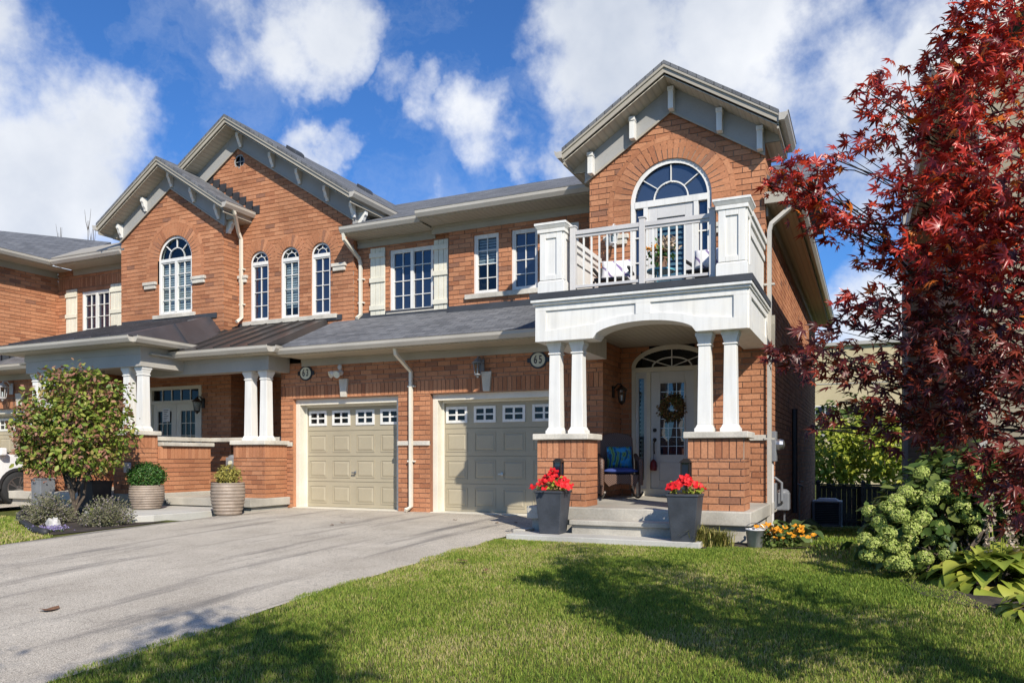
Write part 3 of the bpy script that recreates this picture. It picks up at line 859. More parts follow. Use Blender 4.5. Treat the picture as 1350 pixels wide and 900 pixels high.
# eaves and roofs
eave_front(h65,-7.98,-4.42,YP,YP-.68,5.80,frieze=.16)
e=MB(); e.box(-7.98,-7.61,YP-.55,YS-.0,5.655,5.675); e.build('soffit',M['soffit'],h65)
PM=.42; YR=18.2
yl=YP-.62
zr=5.80+(YR-yl)*PM
slab(h65,'roof',[(-7.95,yl,5.81),(-4.3,yl,5.81),(-4.3,YR,zr),(-7.95,YR,zr)],.06,'shingle')
slab(h65,'roof',[(-4.3,YR,zr),(-7.95,YR,zr),(-7.95,YR+6,zr-6*PM),(-4.3,YR+6,zr-6*PM)],.06,'shingle')
gable_roof(h65,-2.83,1.66,7.06,.64,11.62,YF,12.95,1.40,[-4.12,-3.42,-2.80,-2.06,-1.47],square=True)
slab(h65,'roof',[(-2.83,12.9,7.06),(-4.5,12.9,5.99),(-4.5,18,5.99),(-2.83,18,7.06)],.05,'shingle_side')
slab(h65,'roof',[(-1.02,12.3,4.98),(-1.02,24.3,4.98),(-2.83,24.3,6.6),(-2.83,12.3,6.6)],.06,'shingle_side')
so=MB(); so.box(XR,-1.02,YF+.02,24.2,4.82,4.84); so.build('soffit',M['soffit'],h65)
fr=MB(); fr.box(XR+.001,XR+.03,12.2,24,4.66,4.819); fr.build('frieze_board',M['beige'],h65)
fa=MB(); fa.box(-1.045,-1.02,12.05,24.3,4.80,4.97); fa.box(XR,-1.02,12.02,12.05,4.80,4.97); fa.build('fascia',M['beige'],h65)
gutter_run(h65,[((-1.019,12.0,4.98),(-1.019,24.3,4.98),(1,0))])
# cross gable far back on the side
b=MB(); bricks(b,'x',-1.30,1,4.9,6.6,(17.6,20.4)); bricks(b,'y',17.6,-1,4.9,6.6,(-3.0,-1.3075)); b.build('wall',brickmats(),h65)
slab(h65,'roof',[(-1.0,17.2,6.65),(-3.4,17.2,6.65),(-3.4,19,7.85),(-1.0,19,7.85)],.06,'shingle')
slab(h65,'roof',[(-1.0,20.8,6.65),(-3.4,20.8,6.65),(-3.4,19,7.85),(-1.0,19,7.85)],.06,'shingle')
f=MB(); f.prism([(-1.03,17.2,6.58),(-1.03,19,7.78),(-1.03,20.8,6.58),(-1.03,20.8,6.40),(-1.03,19,7.6),(-1.03,17.2,6.40)],(.03,0,0)); f.build('barge_board',M['cream'],h65)
# garage eave roof
eave_front(h65,-7.76,-4.29,YG,YG-.80,3.13,frieze=.14)
yl=YG-.74
slab(h65,'roof',[(-7.76,yl,3.14),(-4.2,yl,3.14),(-4.2,YP+.1,3.14+(YP+.1-yl)*.44),(-7.76,YP+.1,3.14+(YP+.1-yl)*.44)],.05,'shingle')
fl=MB(); zf=3.14+(YP-yl)*.44; fl.box(-7.6,-4.2,YP-.025,YP-.001,zf-.02,zf+.09); fl.box(-7.6,-4.2,YP-.1,YP-.026,zf-.04,zf+.005); fl.build('flashing',M['membrane'],h65)
keystone(h65,-6.22,2.205,2.56,YG)
garage_door(h65,-7.41,-4.85,0.0,2.2,YG,.32)
band(h65,-7.76,-7.41,1.33,YG)
# ---------------- porch
pf=MB(); pf.box(-4.38,-1.33,9.97,13.42,.16,.34); pf.build('porch_floor',M['concrete'],h65,bevel=.015)
pb=MB(); pb.box(-4.33,-1.40,10.05,12.3,-.35,.158); pb.build('porch_base',M['concrete'],h65)
st=MB(); st.box(-3.62,-2.02,9.64,9.968,.13,.195); st.box(-3.60,-2.04,9.69,9.969,-.05,.129); st.build('step',M['concrete'],h65,bevel=.01)
pedestal(h65,-4.27,-3.55,10.10,10.62,.342,1.27)
pedestal(h65,-2.14,-1.43,10.10,10.62,.342,1.27)
for x in (-4.07,-3.73): column(h65,x,10.33,1.356,2.66,.168)
for x in (-1.96,-1.63): column(h65,x,10.33,1.356,2.66,.168)
# entablature with shallow arch
def zarch(x):
    t=(x+2.74)/.70
    return 2.66+(.19*math.sqrt(max(0,1-t*t)) if abs(t)<1 else 0)
e=MB(); X0,X1=-4.30,-1.39
xs=sorted(set([X0,-3.44,-2.04,X1]+[-3.44+1.4*i/28 for i in range(29)]))
for a,c in zip(xs,xs[1:]):
    za,zc=zarch(a),zarch(c)
    e.prism([(a,10.12,za),(c,10.12,zc),(c,10.12,3.2),(a,10.12,3.2)],(0,.34,0))
def zb2(x):
    t=(x+2.74)/.86
    return max(2.79,2.72+(.225*math.sqrt(max(0,1-t*t)) if abs(t)<1 else 0))
for a,c in zip(xs,xs[1:]):
    e.prism([(a,10.095,zarch(a)),(c,10.095,zarch(c)),(c,10.095,zb2(c)),(a,10.095,zb2(a))],(0,.024,0))
e.box(X0,X1,10.096,10.119,3.09,3.2)
for x0,x1 in ((X0,X0+.16),(-2.84,-2.64),(X1-.17,X1)): e.box(x0,x1,10.097,10.119,zb2((x0+x1)/2)+.001,3.089)
# side beams
e.box(X1-.33,X1-.001,10.46,YF-.005,2.66,3.2); e.box(X0+.001,X0+.33,10.46,YF+.25,2.66,3.2)
e.box(X1,X1+.022,10.121,YF-.006,2.66,2.78); e.box(X1,X1+.022,10.121,YF-.006,3.09,3.2); e.box(X1,X1+.021,10.122,10.30,2.781,3.089); e.box(X1,X1+.021,YF-.2,YF-.006,2.781,3.089)
e.build('porch_beam',M['white'],h65)
c=MB(); c.box(X0-.05,X1+.06,10.03,YF-.004,3.202,3.245); c.box(X0-.03,X1+.04,10.06,YF-.004,3.17,3.2015); c.build('cornice',M['white'],h65,bevel=.006)
d=MB(); d.box(X0-.06,X1+.07,10.02,YF-.003,3.2455,3.33); d.build('balcony_deck',M['membrane'],h65)
cl=MB(); cl.box(X0+.33,X1-.33,10.461,13.42,2.99,3.02); cl.box(-4.05,-2.3,12.1,13.41,2.985,2.989); cl.build('porch_ceiling',M['soffit'],h65)
# balcony columns, side parapets, railing
def balcony_column(x0,x1,y0,y1):
    c=MB(); z0,z1=3.331,4.25
    c.box(x0,x1,y0,y1,z0,z1); c.box(x0-.03,x1+.03,y0-.03,y1+.03,z0,z0+.17); c.frustum((x0+x1)/2,(y0+y1)/2,z0+.171,z0+.2,x1-x0+.06,x1-x0+.01,y1-y0+.06,y1-y0+.01)
    for yy,s in ((y0,-1),):
        c.box(x0+.0,x0+.09,yy-.02,yy-.001,z0+.2,z1-.05); c.box(x1-.09,x1,yy-.02,yy-.001,z0+.2,z1-.05)
        c.box(x0+.091,x1-.091,yy-.02,yy-.001,z0+.2,z0+.27); c.box(x0+.091,x1-.091,yy-.02,yy-.001,z1-.13,z1-.05)
    c.box(x1+.001,x1+.018,y0,y0+.09,z0+.2,z1-.05); c.box(x1+.001,x1+.018,y1-.09,y1,z0+.2,z1-.05); c.box(x1+.001,x1+.018,y0+.091,y1-.091,z1-.13,z1-.05)
    c.box(x0-.035,x1+.035,y0-.035,y1+.035,z1-.05,z1); c.frustum((x0+x1)/2,(y0+y1)/2,z1+.001,z1+.05,x1-x0+.07,x1-x0+.13,y1-y0+.07,y1-y0+.13); c.box(x0-.07,x1+.07,y0-.07,y1+.07,z1+.051,z1+.085)
    return c.build('balcony_column',M['white'],h65,bevel=.004)
balcony_column(-4.25,-3.91,10.16,10.50); balcony_column(-1.76,-1.42,10.16,10.50)
for x0,x1 in ((-4.22,-4.02),(-1.63,-1.43)):
    p=MB()
    p.box(x0,x1,10.551,YF-.003,3.331,4.20); p.box(x0-.05,x1+.05,10.552,YF-.003,4.201,4.27); p.box(x0-.025,x1+.025,10.5515,YF-.003,4.12,4.2005)
    p.box(x0-.02,x1+.02,10.5515,YF-.003,3.95,4.03)
    p.build('balcony_parapet',M['white'],h65)
r=MB(); ry=10.3
for x in (-3.80,-2.80,-1.86): r.box(x-.04,x+.04,ry-.04,ry+.04,3.331,4.27); r.box(x-.055,x+.055,ry-.055,ry+.055,3.3311,3.36); r.box(x-.05,x+.05,ry-.05,ry+.05,4.271,4.29)
for a,c in ((-3.759,-2.841),(-2.759,-1.901)):
    r.box(a,c,ry-.035,ry+.035,4.16,4.22); r.box(a,c,ry-.018,ry+.018,4.12,4.159); r.box(a,c,ry-.02,ry+.02,3.41,3.45)
rl=r.build('balcony_railing',M['rail'],h65,bevel=.004)
for a,c in ((-3.759,-2.841),(-2.759,-1.901)):
    n=8
    for i in range(1,n):
        x=a+(c-a)*i/n
        q=MB(); q.box(x-.011,x+.011,ry-.011,ry+.011,3.451,4.119); q.build('baluster',M['white'],rl)
# balcony door under the round head
w=MB(); y0,y1=YF+.03,YF+.11
half_ring(w,AX,ASP,AR-.07,AR+.01,y0,y1); w.box(AX-AR-.01,AX-AR+.07,y0,y1,3.33,ASP); w.box(AX+AR-.07,AX+AR+.01,y0,y1,3.33,ASP)
w.box(AX-AR+.071,AX+AR-.071,y0-.008,y1-.002,ASP-.07,ASP+.03)
for s in (-1,1): w.box(AX+s*.40-.035,AX+s*.40+.035,y0-.004,y1-.002,3.33,ASP-.071)
ri=.27
half_ring(w,AX,ASP+.03,ri-.009,ri+.009,y0+.02,y1-.03,20)
for a in (40,90,140):
    a=R(a); bar(w,AX+ri*math.cos(a),ASP+.03+ri*math.sin(a),AX+(AR-.07)*math.cos(a),ASP+(AR-.07)*math.sin(a),.014,y0+.021,y1-.031)
for s in (-1,1):
    xx=AX+s*.505
    for z in (3.75,4.15,4.55): w.box(xx-.075,xx+.075,y0+.021,y1-.032,z-.01,z+.01)
win=w.build('window',M['white'],h65)
p=MB(); p.xz([(AX-AR+.03,ASP)]+[(AX+(AR-.03)*math.cos(PI-PI*i/20),ASP+(AR-.03)*math.sin(PI-PI*i/20)) for i in range(21)],y0+.055,y0+.06); p.build('fanlight_pane',M['glass_skytone'],win)
for s in (-1,1):
    p=MB(); p.box(AX+s*.505-.09,AX+s*.505+.09,y0+.055,y0+.06,3.4,ASP-.06); p.build('sidelight_pane',M['glass'],win)
d=MB(); dx0,dx1=AX-.363,AX+.363
d.box(dx0,dx0+.14,y0+.02,y0+.065,3.35,ASP-.075); d.box(dx1-.14,dx1,y0+.02,y0+.065,3.35,ASP-.075); d.box(dx0+.141,dx1-.141,y0+.02,y0+.065,ASP-.26,ASP-.075); d.box(dx0+.141,dx1-.141,y0+.02,y0+.065,3.35,3.62)
dr=d.build('balcony_door',M['door'],h65,bevel=.004)
p=MB(); p.box(dx0+.12,dx1-.12,y0+.045,y0+.05,3.6,ASP-.24); p.build('pane',M['glass_clear'],dr)
s_=MB()
for i in range(15):
    z=3.66+i*.082
    s_.prism([(dx0+.13,y0+.075,z),(dx1-.13,y0+.075,z),(dx1-.13,y0+.105,z+.05),(dx0+.13,y0+.105,z+.05)],(0,.006,.004))
s_.build('shutter_blind',M['navyblind'],dr)
bk=MB(); bk.box(AX-AR,AX+AR,YF+.3,YF+.31,3.3,ASP+AR); bk.build('dark_room_panel',M['dark'],dr)
# front door set
YD=13.42
f=MB(); y0,y1=YD-.02,YD+.12
f.box(-3.84,-3.77,y0,y1,.342,2.60); f.box(-2.49,-2.42,y0,y1,.342,2.60); f.box(-3.769,-2.491,y0-.002,y1,2.53,2.61)
f.box(-3.57,-3.50,y0+.002,y1-.002,.342,2.529); f.box(-2.74,-2.68,y0+.002,y1-.002,.342,2.529); f.box(-3.769,-2.491,y0-.0,y1+.02,.342,.47)
n=24
for i in range(n):
    t0=PI*i/n; t1=PI*(i+1)/n
    P=[]
    for y in (y0,y1):
        for (ra,rb,t) in ((.64,.30,t0),(.715,.385,t0),(.715,.385,t1),(.64,.30,t1)):
            P.append((-3.13+ra*math.cos(t),y,2.605+rb*math.sin(t)))
    f.add(P,[(0,1,2,3),(4,7,6,5),(0,4,5,1),(2,6,7,3)])
fr65=f.build('door_frame',M['cream'],h65)
tw=MB()
n=20
for i in range(n):
    t0=PI*i/n; t1=PI*(i+1)/n; P=[]
    for y in (y0+.03,y0+.045):
        for (ra,rb,t) in ((.33,.15,t0),(.355,.175,t0),(.355,.175,t1),(.33,.15,t1)): P.append((-3.13+ra*math.cos(t),y,2.61+rb*math.sin(t)))
    tw.add(P,[(0,1,2,3),(4,7,6,5),(0,4,5,1),(2,6,7,3)])
for a in (35,90,145):
    a=R(a); bar(tw,-3.13,2.61,-3.13+.65*math.cos(a),2.61+.31*math.sin(a),.018,y0+.031,y0+.044)
t_=tw.build('transom_window',M['white'],h65)
p=MB(); p.xz([(-3.13+.66*math.cos(PI*i/20),2.605+.32*math.sin(PI*i/20)) for i in range(21)],y0+.05,y0+.055); p.build('pane',M['glass_dark'],t_)
sl=MB()
sl.box(-3.769,-3.72,y0+.02,y0+.08,.471,2.529); sl.box(-3.62,-3.571,y0+.02,y0+.08,.471,2.529); sl.box(-3.719,-3.621,y0+.02,y0+.08,.471,.62); sl.box(-3.719,-3.621,y0+.02,y0+.08,2.42,2.529)
s1=sl.build('sidelight',M['door'],h65)
p=MB(); p.box(-3.73,-3.61,y0+.05,y0+.055,.6,2.44); p.build('pane',M['glass_clear'],s1)
bl=MB()
for i in range(24): bl.box(-3.715,-3.625,y0+.09,y0+.115,.64+i*.074,.64+i*.074+.03)
bl.box(-3.73,-3.61,y0+.2,y0+.21,.5,2.5); 
bl.build('blind',M['blind'],s1)
d=MB(); dx0,dx1=-3.498,-2.742; yd=y0+.03
d.box(dx0,dx0+.16,yd,yd+.05,.472,2.528); d.box(dx1-.16,dx1,yd,yd+.05,.472,2.528); d.box(dx0+.161,dx1-.161,yd,yd+.05,2.33,2.528); d.box(dx0+.161,dx1-.161,yd,yd+.05,.472,1.06)
d.box(dx0+.145,dx0+.17,yd-.015,yd-.001,1.045,2.345); d.box(dx1-.17,dx1-.145,yd-.015,yd-.001,1.045,2.345); d.box(dx0+.171,dx1-.171,yd-.015,yd-.001,1.045,1.07); d.box(dx0+.171,dx1-.171,yd-.015,yd-.001,2.32,2.345)
d.box(dx0+.14,dx1-.14,yd-.012,yd-.001,.60,.615); d.box(dx0+.14,dx1-.14,yd-.012,yd-.001,.925,.94); d.box(dx0+.14,dx0+.155,yd-.012,yd-.001,.616,.924); d.box(dx1-.155,dx1-.14,yd-.012,yd-.001,.616,.924)
fd=d.build('front_door',M['door'],h65,bevel=.003)
p=MB(); p.box(dx0+.15,dx1-.15,yd+.02,yd+.025,1.05,2.34); p.build('pane',M['glass'],fd)
mu=MB()
for i in range(1,3): x=dx0+.16+(dx1-dx0-.32)*i/3; mu.box(x-.006,x+.006,yd+.012,yd+.019,1.06,2.33)
for i in range(1,8): z=1.06+1.27*i/8; mu.box(dx0+.16,dx1-.16,yd+.0145,yd+.0185,z-.005,z+.005)
mu.build('glazing_bars',M['steel'],fd)
h=MB(); hx=dx0+.07
h.lathe([(.034,0),(.034,-.012),(.026,-.03),(.01,-.034)],(hx,yd-.001,1.50),14,'y'); h.lathe([(.034,0),(.034,-.012),(.02,-.03),(.01,-.034)],(hx,yd-.001,1.33),14,'y')
h.tube([(hx,yd-.02,1.31),(hx,yd-.065,1.27),(hx,yd-.065,1.14),(hx,yd-.03,1.09)],.011,8); h.build('handle',M['bronze'],fd)
# downspouts
downspout(h65,[(-7.80,YG-.58,3.0),(-7.80,YG-.56,2.9),(-7.79,YG-.06,2.62),(-7.79,YG-.055,.10),(-7.82,YG-.2,.04)],.042,'grey_trim' if False else 'cream',[(-7.79,YG-.06,2.35),(-7.79,YG-.06,.95)])
downspout(h65,[(-1.05,12.2,4.86),(-1.08,12.16,4.72),(-1.32,12.08,4.5),(-1.345,12.07,4.4),(-1.345,12.07,.05)],.042,'gutter',[(-1.345,12.05,3.6),(-1.345,12.05,1.3)])
ds=MB(); ds.tube([(-1.27,11.85,3.1),(-1.27,11.87,2.98),(-1.29,12.02,2.6),(-1.30,12.05,2.45)],.035,4); ds.build('downspout',M['beige'],h65)
vp=MB(); vp.tube([(XR+.05,16.6,-.1),(XR+.05,16.6,2.0)],.05,6); vp.build('utility_pipe',M['brownroof'],h65)

# ================================================================== TOWNHOUSE 63 (middle)
YB=13.44; YM=12.98
h63=thing('townhouse','brick townhouse in the middle with two stepped front gables and a dark metal porch roof','townhouse',(-12.0,12.4,0))
b=MB()
bricks(b,'y',YG,-1,0,2.93,(-10.95,-7.76),holes=[Rect(-10.65,-8.11,-.1,2.2)],soldier=[(2.21,2.467)])
reveals(b,-10.65,-8.11,-.02,2.2,YG,.33); b.build('wall',brickmats(),h63)
band(h63,-8.11,-7.76,1.33,YG); band(h63,-10.95,-10.65,1.33,YG)
keystone(h63,-9.36,2.205,2.56,YG)
garage_door(h63,-10.65,-8.11,0.0,2.2,YG,.32)
# porch inner walls
b=MB(); bricks(b,'y',13.44,-1,.1,3.6,(-17.0,-13.35),holes=[Rect(-15.95,-14.25,.1,2.72)]); b.build('wall',brickmats(),h63)
b=MB(); bricks(b,'y',14.7,-1,.1,3.6,(-13.35,-10.9)); b.build('wall',brickmats(),h63)
b=MB(); bricks(b,'x',-10.95,-1,.1,3.2,(YG+.01,14.7)); b.build('wall',brickmats(),h63)
b=MB(); bricks(b,'x',-13.35,1,.1,3.2,(13.45,14.7)); b.build('wall',brickmats(),h63)
pc=MB(); pc.box(-17,-12.9,10.9,13.43,3.05,3.08); pc.box(-12.899,-10.95,11.8,14.69,2.95,2.98); pc.build('porch_ceiling',M['soffit'],h63)
# big gable
bigc=-13.1
def span_b(za,zb):
    h=(8.34+.1-zb)/.64
    if h<=.02: return None
    return (max(-16.3,bigc-h),min(-9.91,bigc+h))
TR=[(-12.77,-12.23),(-11.89,-11.36),(-11.04,-10.51)]
b=MB(); hs=[Arch((a+c)/2,(c-a)/2,4.10,5.41,(c-a)/2+.13) for a,c in TR]+[Disc(bigc,7.80,.2)]
bricks(b,'y',YB,-1,3.5,8.45,span_b,holes=hs)
for a,c in TR: reveals(b,a,c,4.10,5.41,YB,.1,top=False)
bricks(b,'x',-9.91,1,3.5,6.3,(YB+.0145,YS+.2)); b.build('wall',brickmats(),h63)
for a,c in TR:
    b=MB(); ring(b,(a+c)/2,5.41,(c-a)/2,(c-a)/2+.26,YB,15); b.build('brick_arch',brickmats(),h63)
    window(h63,a,c,4.10,5.41,YB,2,4,1,arch=True,rec=.04,fw=.045,fan=True,muntin=.014,blind=.85 if a<-11.5 and a>-12 else 0)
b=MB(); ring(b,bigc,7.80,.165,.29,YB,20,0,2*PI); b.build('brick_arch',brickmats(),h63)
w=MB(); half_ring(w,bigc,7.80,.125,.17,YB+.02,YB+.08,28,0,2*PI); bar(w,bigc-.13,7.80,bigc+.13,7.80,.015,YB+.04,YB+.055); bar(w,bigc,7.67,bigc,7.93,.015,YB+.041,YB+.056)
w_=w.build('round_window',M['grey_trim'],h63); p=MB(); p.lathe([(.001,0),(.14,0),(.14,.005),(.001,.005)],(bigc,YB+.06,7.80),24,'y'); p.build('pane',M['glass_dark'],w_)
s=MB(); s.box(-12.95,-10.32,YB-.06,YB+.08,4.0,4.095); s.build('sill',M['stone'],h63,bevel=.008)
stone_block(h63,-10.45,-10.08,5.0,5.16,YB); stone_block(h63,-13.1,-12.83,5.0,5.16,YB)
gable_roof(h63,bigc,3.42,8.70,.64,YB-.46,YB,20.5,3.2,[-15.3,-14.45,-13.0,-12.05,-11.3,-10.55,-9.86])
for (x,y) in ((-12.35,14.3),(-12.0,16.6)):
    zz=8.70-abs(x-bigc)*.64
    v=MB(); v.prism([(x-.15,y,zz+.08),(x+.15,y,zz-.12),(x+.15,y,zz-.02),(x+.08,y,zz+.05),(x-.12,y,zz+.17)],(0,.32,0)); v.build('roof_vent',M['membrane'],h63,bevel=.01)
corbel_x(h63,-9.885,13.62,6.26,.1,.3,.18)
fz=MB(); fz.box(-9.91,-9.885,YB-.03,16,5.95,6.3); fz.build('frieze_board',M['grey_trim'],h63)
# small gable
smc=-14.72
def span_s(za,zb):
    h=(7.46+.1-zb)/.64
    if h<=.02: return None
    return (max(-16.40,smc-h),min(-13.13,smc+h))
SX=-14.62; SR=.545; SZ=5.62
b=MB(); bricks(b,'y',YM,-1,3.6,7.55,span_s,holes=[Arch(SX,SR,4.34,SZ,SR+.2)])
bricks(b,'x',-13.13,1,3.5,6.45,(YM+.0145,YB)); reveals(b,SX-SR,SX+SR,4.34,SZ,YM,.1,top=False)
b.build('wall',brickmats(),h63)
b=MB(); ring(b,SX,SZ,SR,SR+.37,YM,24,rim=.085)
for s in (-1,1):
    z=SZ; u0=SX+s*SR
    while z>5.16:
        zb=z-BH; b.mat(0); a_,c_=sorted((u0,u0+s*.275)); b.box(a_,c_,YM-.004,YM+.05,zb+JT,z); e0,e1=sorted((u0+s*.285,u0+s*.37)); b.box(e0,e1,YM-.004,YM+.05,zb+JT,z)
        b.mat(1); a_,c_=sorted((u0,u0+s*.37)); b.box(a_,c_,YM+.003,YM+.04,zb,z); z=zb
b.build('brick_arch',brickmats(),h63)
for s in (-1,1):
    x0,x1=sorted((SX+s*(SR+.02),SX+s*(SR+.44))); stone_block(h63,x0,x1,4.98,5.14,YM)
window(h63,SX-SR,SX+SR,4.34,SZ,YM,2,4,2,arch=True,rec=.04,blind=.95,fw=.06,muntin=.018,sill=.12)
gable_roof(h63,smc,2.0,7.87,.64,YM-.44,YM,YB-.003,1.66,[-16.32,-15.5,-14.65,-13.95,-13.2])
corbel_x(h63,-13.13,13.12,6.36,.1,.3,.2)
# stepped flashing where the small roof meets the tall wall
sf=MB()
for i in range(9):
    x=-14.3+i*.2; z=7.87-abs(x-smc)*.64
    sf.box(x,x+.22,YB-.012,YB-.003,z-.06,z+.13)
sf.build('step_flashing',M['brownroof'],h63)
# wall with shutters
b=MB(); bricks(b,'y',YS,-1,3.5,5.62,(-9.92,-7.60),holes=[Rect(-9.10,-8.05,4.03,5.35)]); reveals(b,-9.10,-8.05,4.03,5.35,YS,.1); b.build('wall',brickmats(),h63)
window(h63,-9.10,-8.05,4.03,5.35,YS,2,4,2,rec=.03,sill=.06,fw=.05)
shutter(h63,-9.57,-9.20,3.97,5.42,YS); shutter(h63,-8.02,-7.68,3.97,5.42,YS)
eave_front(h63,-9.90,-7.985,YS,YS-.68,5.76,frieze=.16)
yl=YS-.62
slab(h63,'roof',[(-9.88,yl,5.77),(-7.951,yl,5.77),(-7.951,YR,zr),(-12.9,YR,zr),(-9.88,yl+1.65,5.77+1.65*PM)],.06,'shingle')
slab(h63,'roof',[(-7.951,YR,zr),(-16,YR,zr),(-16,YR+6,zr-6*PM),(-7.951,YR+6,zr-6*PM)],.06,'shingle')
# garage lean-to roof
eave_front(h63,-10.40,-7.76,YG,YG-.80,3.13,frieze=.14)
yl=YG-.74; zt_=3.14+(YS+.05-yl)*.44
slab(h63,'roof',[(-10.42,yl,3.14),(-7.76,yl,3.14),(-7.76,YS+.05,zt_),(-10.42,YS+.05,zt_)],.05,'shingle')
fl=MB(); zf=3.14+(YS-yl)*.44; fl.box(-10.0,-7.6,YS-.025,YS-.001,zf-.02,zf+.09); fl.box(-10,-7.6,YS-.1,YS-.026,zf-.04,zf+.005); fl.build('flashing',M['membrane'],h63)
# porch roof over the walk (standing seam) and its beam
EY=11.40; EZ=3.18; ZT=4.00
metal_roof(h63,(-13.6,EY,EZ),(-10.42,EY,EZ),(-13.6,YB-.02,ZT),(-10.62,YB-.02,ZT),'brownroof',7)
metal_roof(h63,(-10.42,EY,EZ),(-10.42,YG-.2,EZ),(-10.62,YB-.02,ZT),(-10.62,YB-.021,ZT),'brownroof',0) if False else slab(h63,'porch_roof',[(-10.42,EY,EZ+.004),(-10.38,YB,EZ+.35),(-10.62,YB-.02,ZT)],.04,'brownroof')
gutter_run(h63,[((-13.0,EY+.10,EZ-.01),(-10.40,EY+.10,EZ-.01),(0,-1)),((-10.41,EY+.10,EZ-.01),(-10.41,YG-.58,EZ-.01),(1,0))])
s_=MB(); s_.box(-13.0,-10.42,EY+.10,EY+.9,EZ-.15,EZ-.13); s_.build('soffit',M['soffit'],h63)
bm=MB(); bm.box(-14.0,-10.72,11.78,12.06,2.74,EZ-.151); bm.box(-10.98,-10.72,12.061,YG-.01,2.74,EZ-.151); bm.box(-14,-10.7,11.76,11.779,2.96,EZ-.151); bm.build('porch_beam',M['taupe'],h63)
fl=MB(); fl.box(-13.1,-10.2,YB-.03,YB-.001,ZT-.04,ZT+.07); fl.build('flashing',M['membrane'],h63)
# left porch roof (higher, in front)
AY=10.25; AZ=3.36; AT=4.20
metal_roof(h63,(-16.85,AY,AZ),(-12.75,AY,AZ),(-16.3,YM-.02,AT),(-13.5,YM-.02,AT),'metalroof',8)
metal_roof(h63,(-12.75,AY,AZ),(-12.75,YB-.4,AZ),(-13.5,YM-.02,AT),(-13.5,YM+.3,AT),'metalroof',0)
metal_roof(h63,(-16.85,YB-.4,AZ),(-16.85,AY,AZ),(-16.3,YM+.3,AT),(-16.3,YM-.02,AT),'metalroof',0)
gutter_run(h63,[((-16.85,AY+.10,AZ-.01),(-12.75,AY+.10,AZ-.01),(0,-1)),((-12.76,AY+.10,AZ-.01),(-12.76,12.3,AZ-.01),(1,0)),((-16.84,AY+.10,AZ-.01),(-16.84,12.3,AZ-.01),(-1,0))])
s_=MB(); s_.box(-16.84,-12.76,AY+.10,AY+.8,AZ-.15,AZ-.13); s_.box(-13.2,-12.76,AY+.801,12.2,AZ-.15,AZ-.13); s_.build('soffit',M['soffit'],h63)
bm=MB(); bm.box(-16.5,-13.0,10.72,11.0,2.82,AZ-.151); bm.box(-13.28,-13.0,11.001,12.4,2.82,AZ-.151); bm.box(-16.5,-16.22,11.001,12.4,2.82,AZ-.151); bm.box(-16.52,-12.98,10.70,10.719,3.06,AZ-.151); bm.build('porch_beam',M['taupe'],h63)
fl=MB(); fl.box(-16.35,-13.3,YM-.03,YM-.001,AT-.04,AT+.07); fl.build('flashing',M['membrane'],h63)
# pedestals, columns, low walls, floors
pedestal(h63,-13.74,-13.02,10.70,11.14,.30,1.46)
for x in (-13.53,-13.14): column(h63,x,10.90,1.546,2.82,.178)
pedestal(h63,-16.55,-15.85,10.70,11.14,.30,1.46)
for x in (-16.35,-16.0): column(h63,x,10.90,1.546,2.82,.178)
pedestal(h63,-11.60,-10.79,11.75,12.39,.22,1.27)
for x in (-11.33,-10.93): column(h63,x,11.95,1.356,2.74,.178)
b=MB(); bricks(b,'x',-13.0,1,.25,1.25,(11.145,12.50),soldier=[(.993,1.25)]); bricks(b,'y',12.50,1,.25,1.25,(-13.2,-13.0075)); bricks(b,'x',-13.2,-1,.25,1.25,(11.145,12.50))
lw=b.build('low_wall',brickmats(),h63); c=MB(); c.box(-13.26,-12.94,11.20,12.56,1.251,1.33); c.build('cap_stone',M['stone'],lw,bevel=.012)
c=MB(); c.box(-13.45,-13.28,11.2,13.3,1.36,1.45); c.box(-13.279,-11.0,12.75,12.95,1.36,1.45); c.build('cap_stone',M['stone'],lw,bevel=.012)
b=MB(); bricks(b,'y',12.80,-1,.2,1.36,(-13.2,-11.0)); b.build('low_wall',brickmats(),h63) if False else None
fl=MB(); fl.box(-17.2,-12.98,10.62,13.43,.13,.298); fl.build('porch_floor',M['concrete'],h63,bevel=.015)
fl=MB(); fl.box(-12.979,-10.72,11.30,14.69,.06,.218); fl.build('porch_floor',M['concrete'],h63,bevel=.015)
fb=MB(); fb.box(-12.9,-10.78,11.38,12.4,-.2,.058); fb.box(-17,-13.03,10.7,12.4,-.2,.128); fb.build('porch_base',M['concrete'],h63)
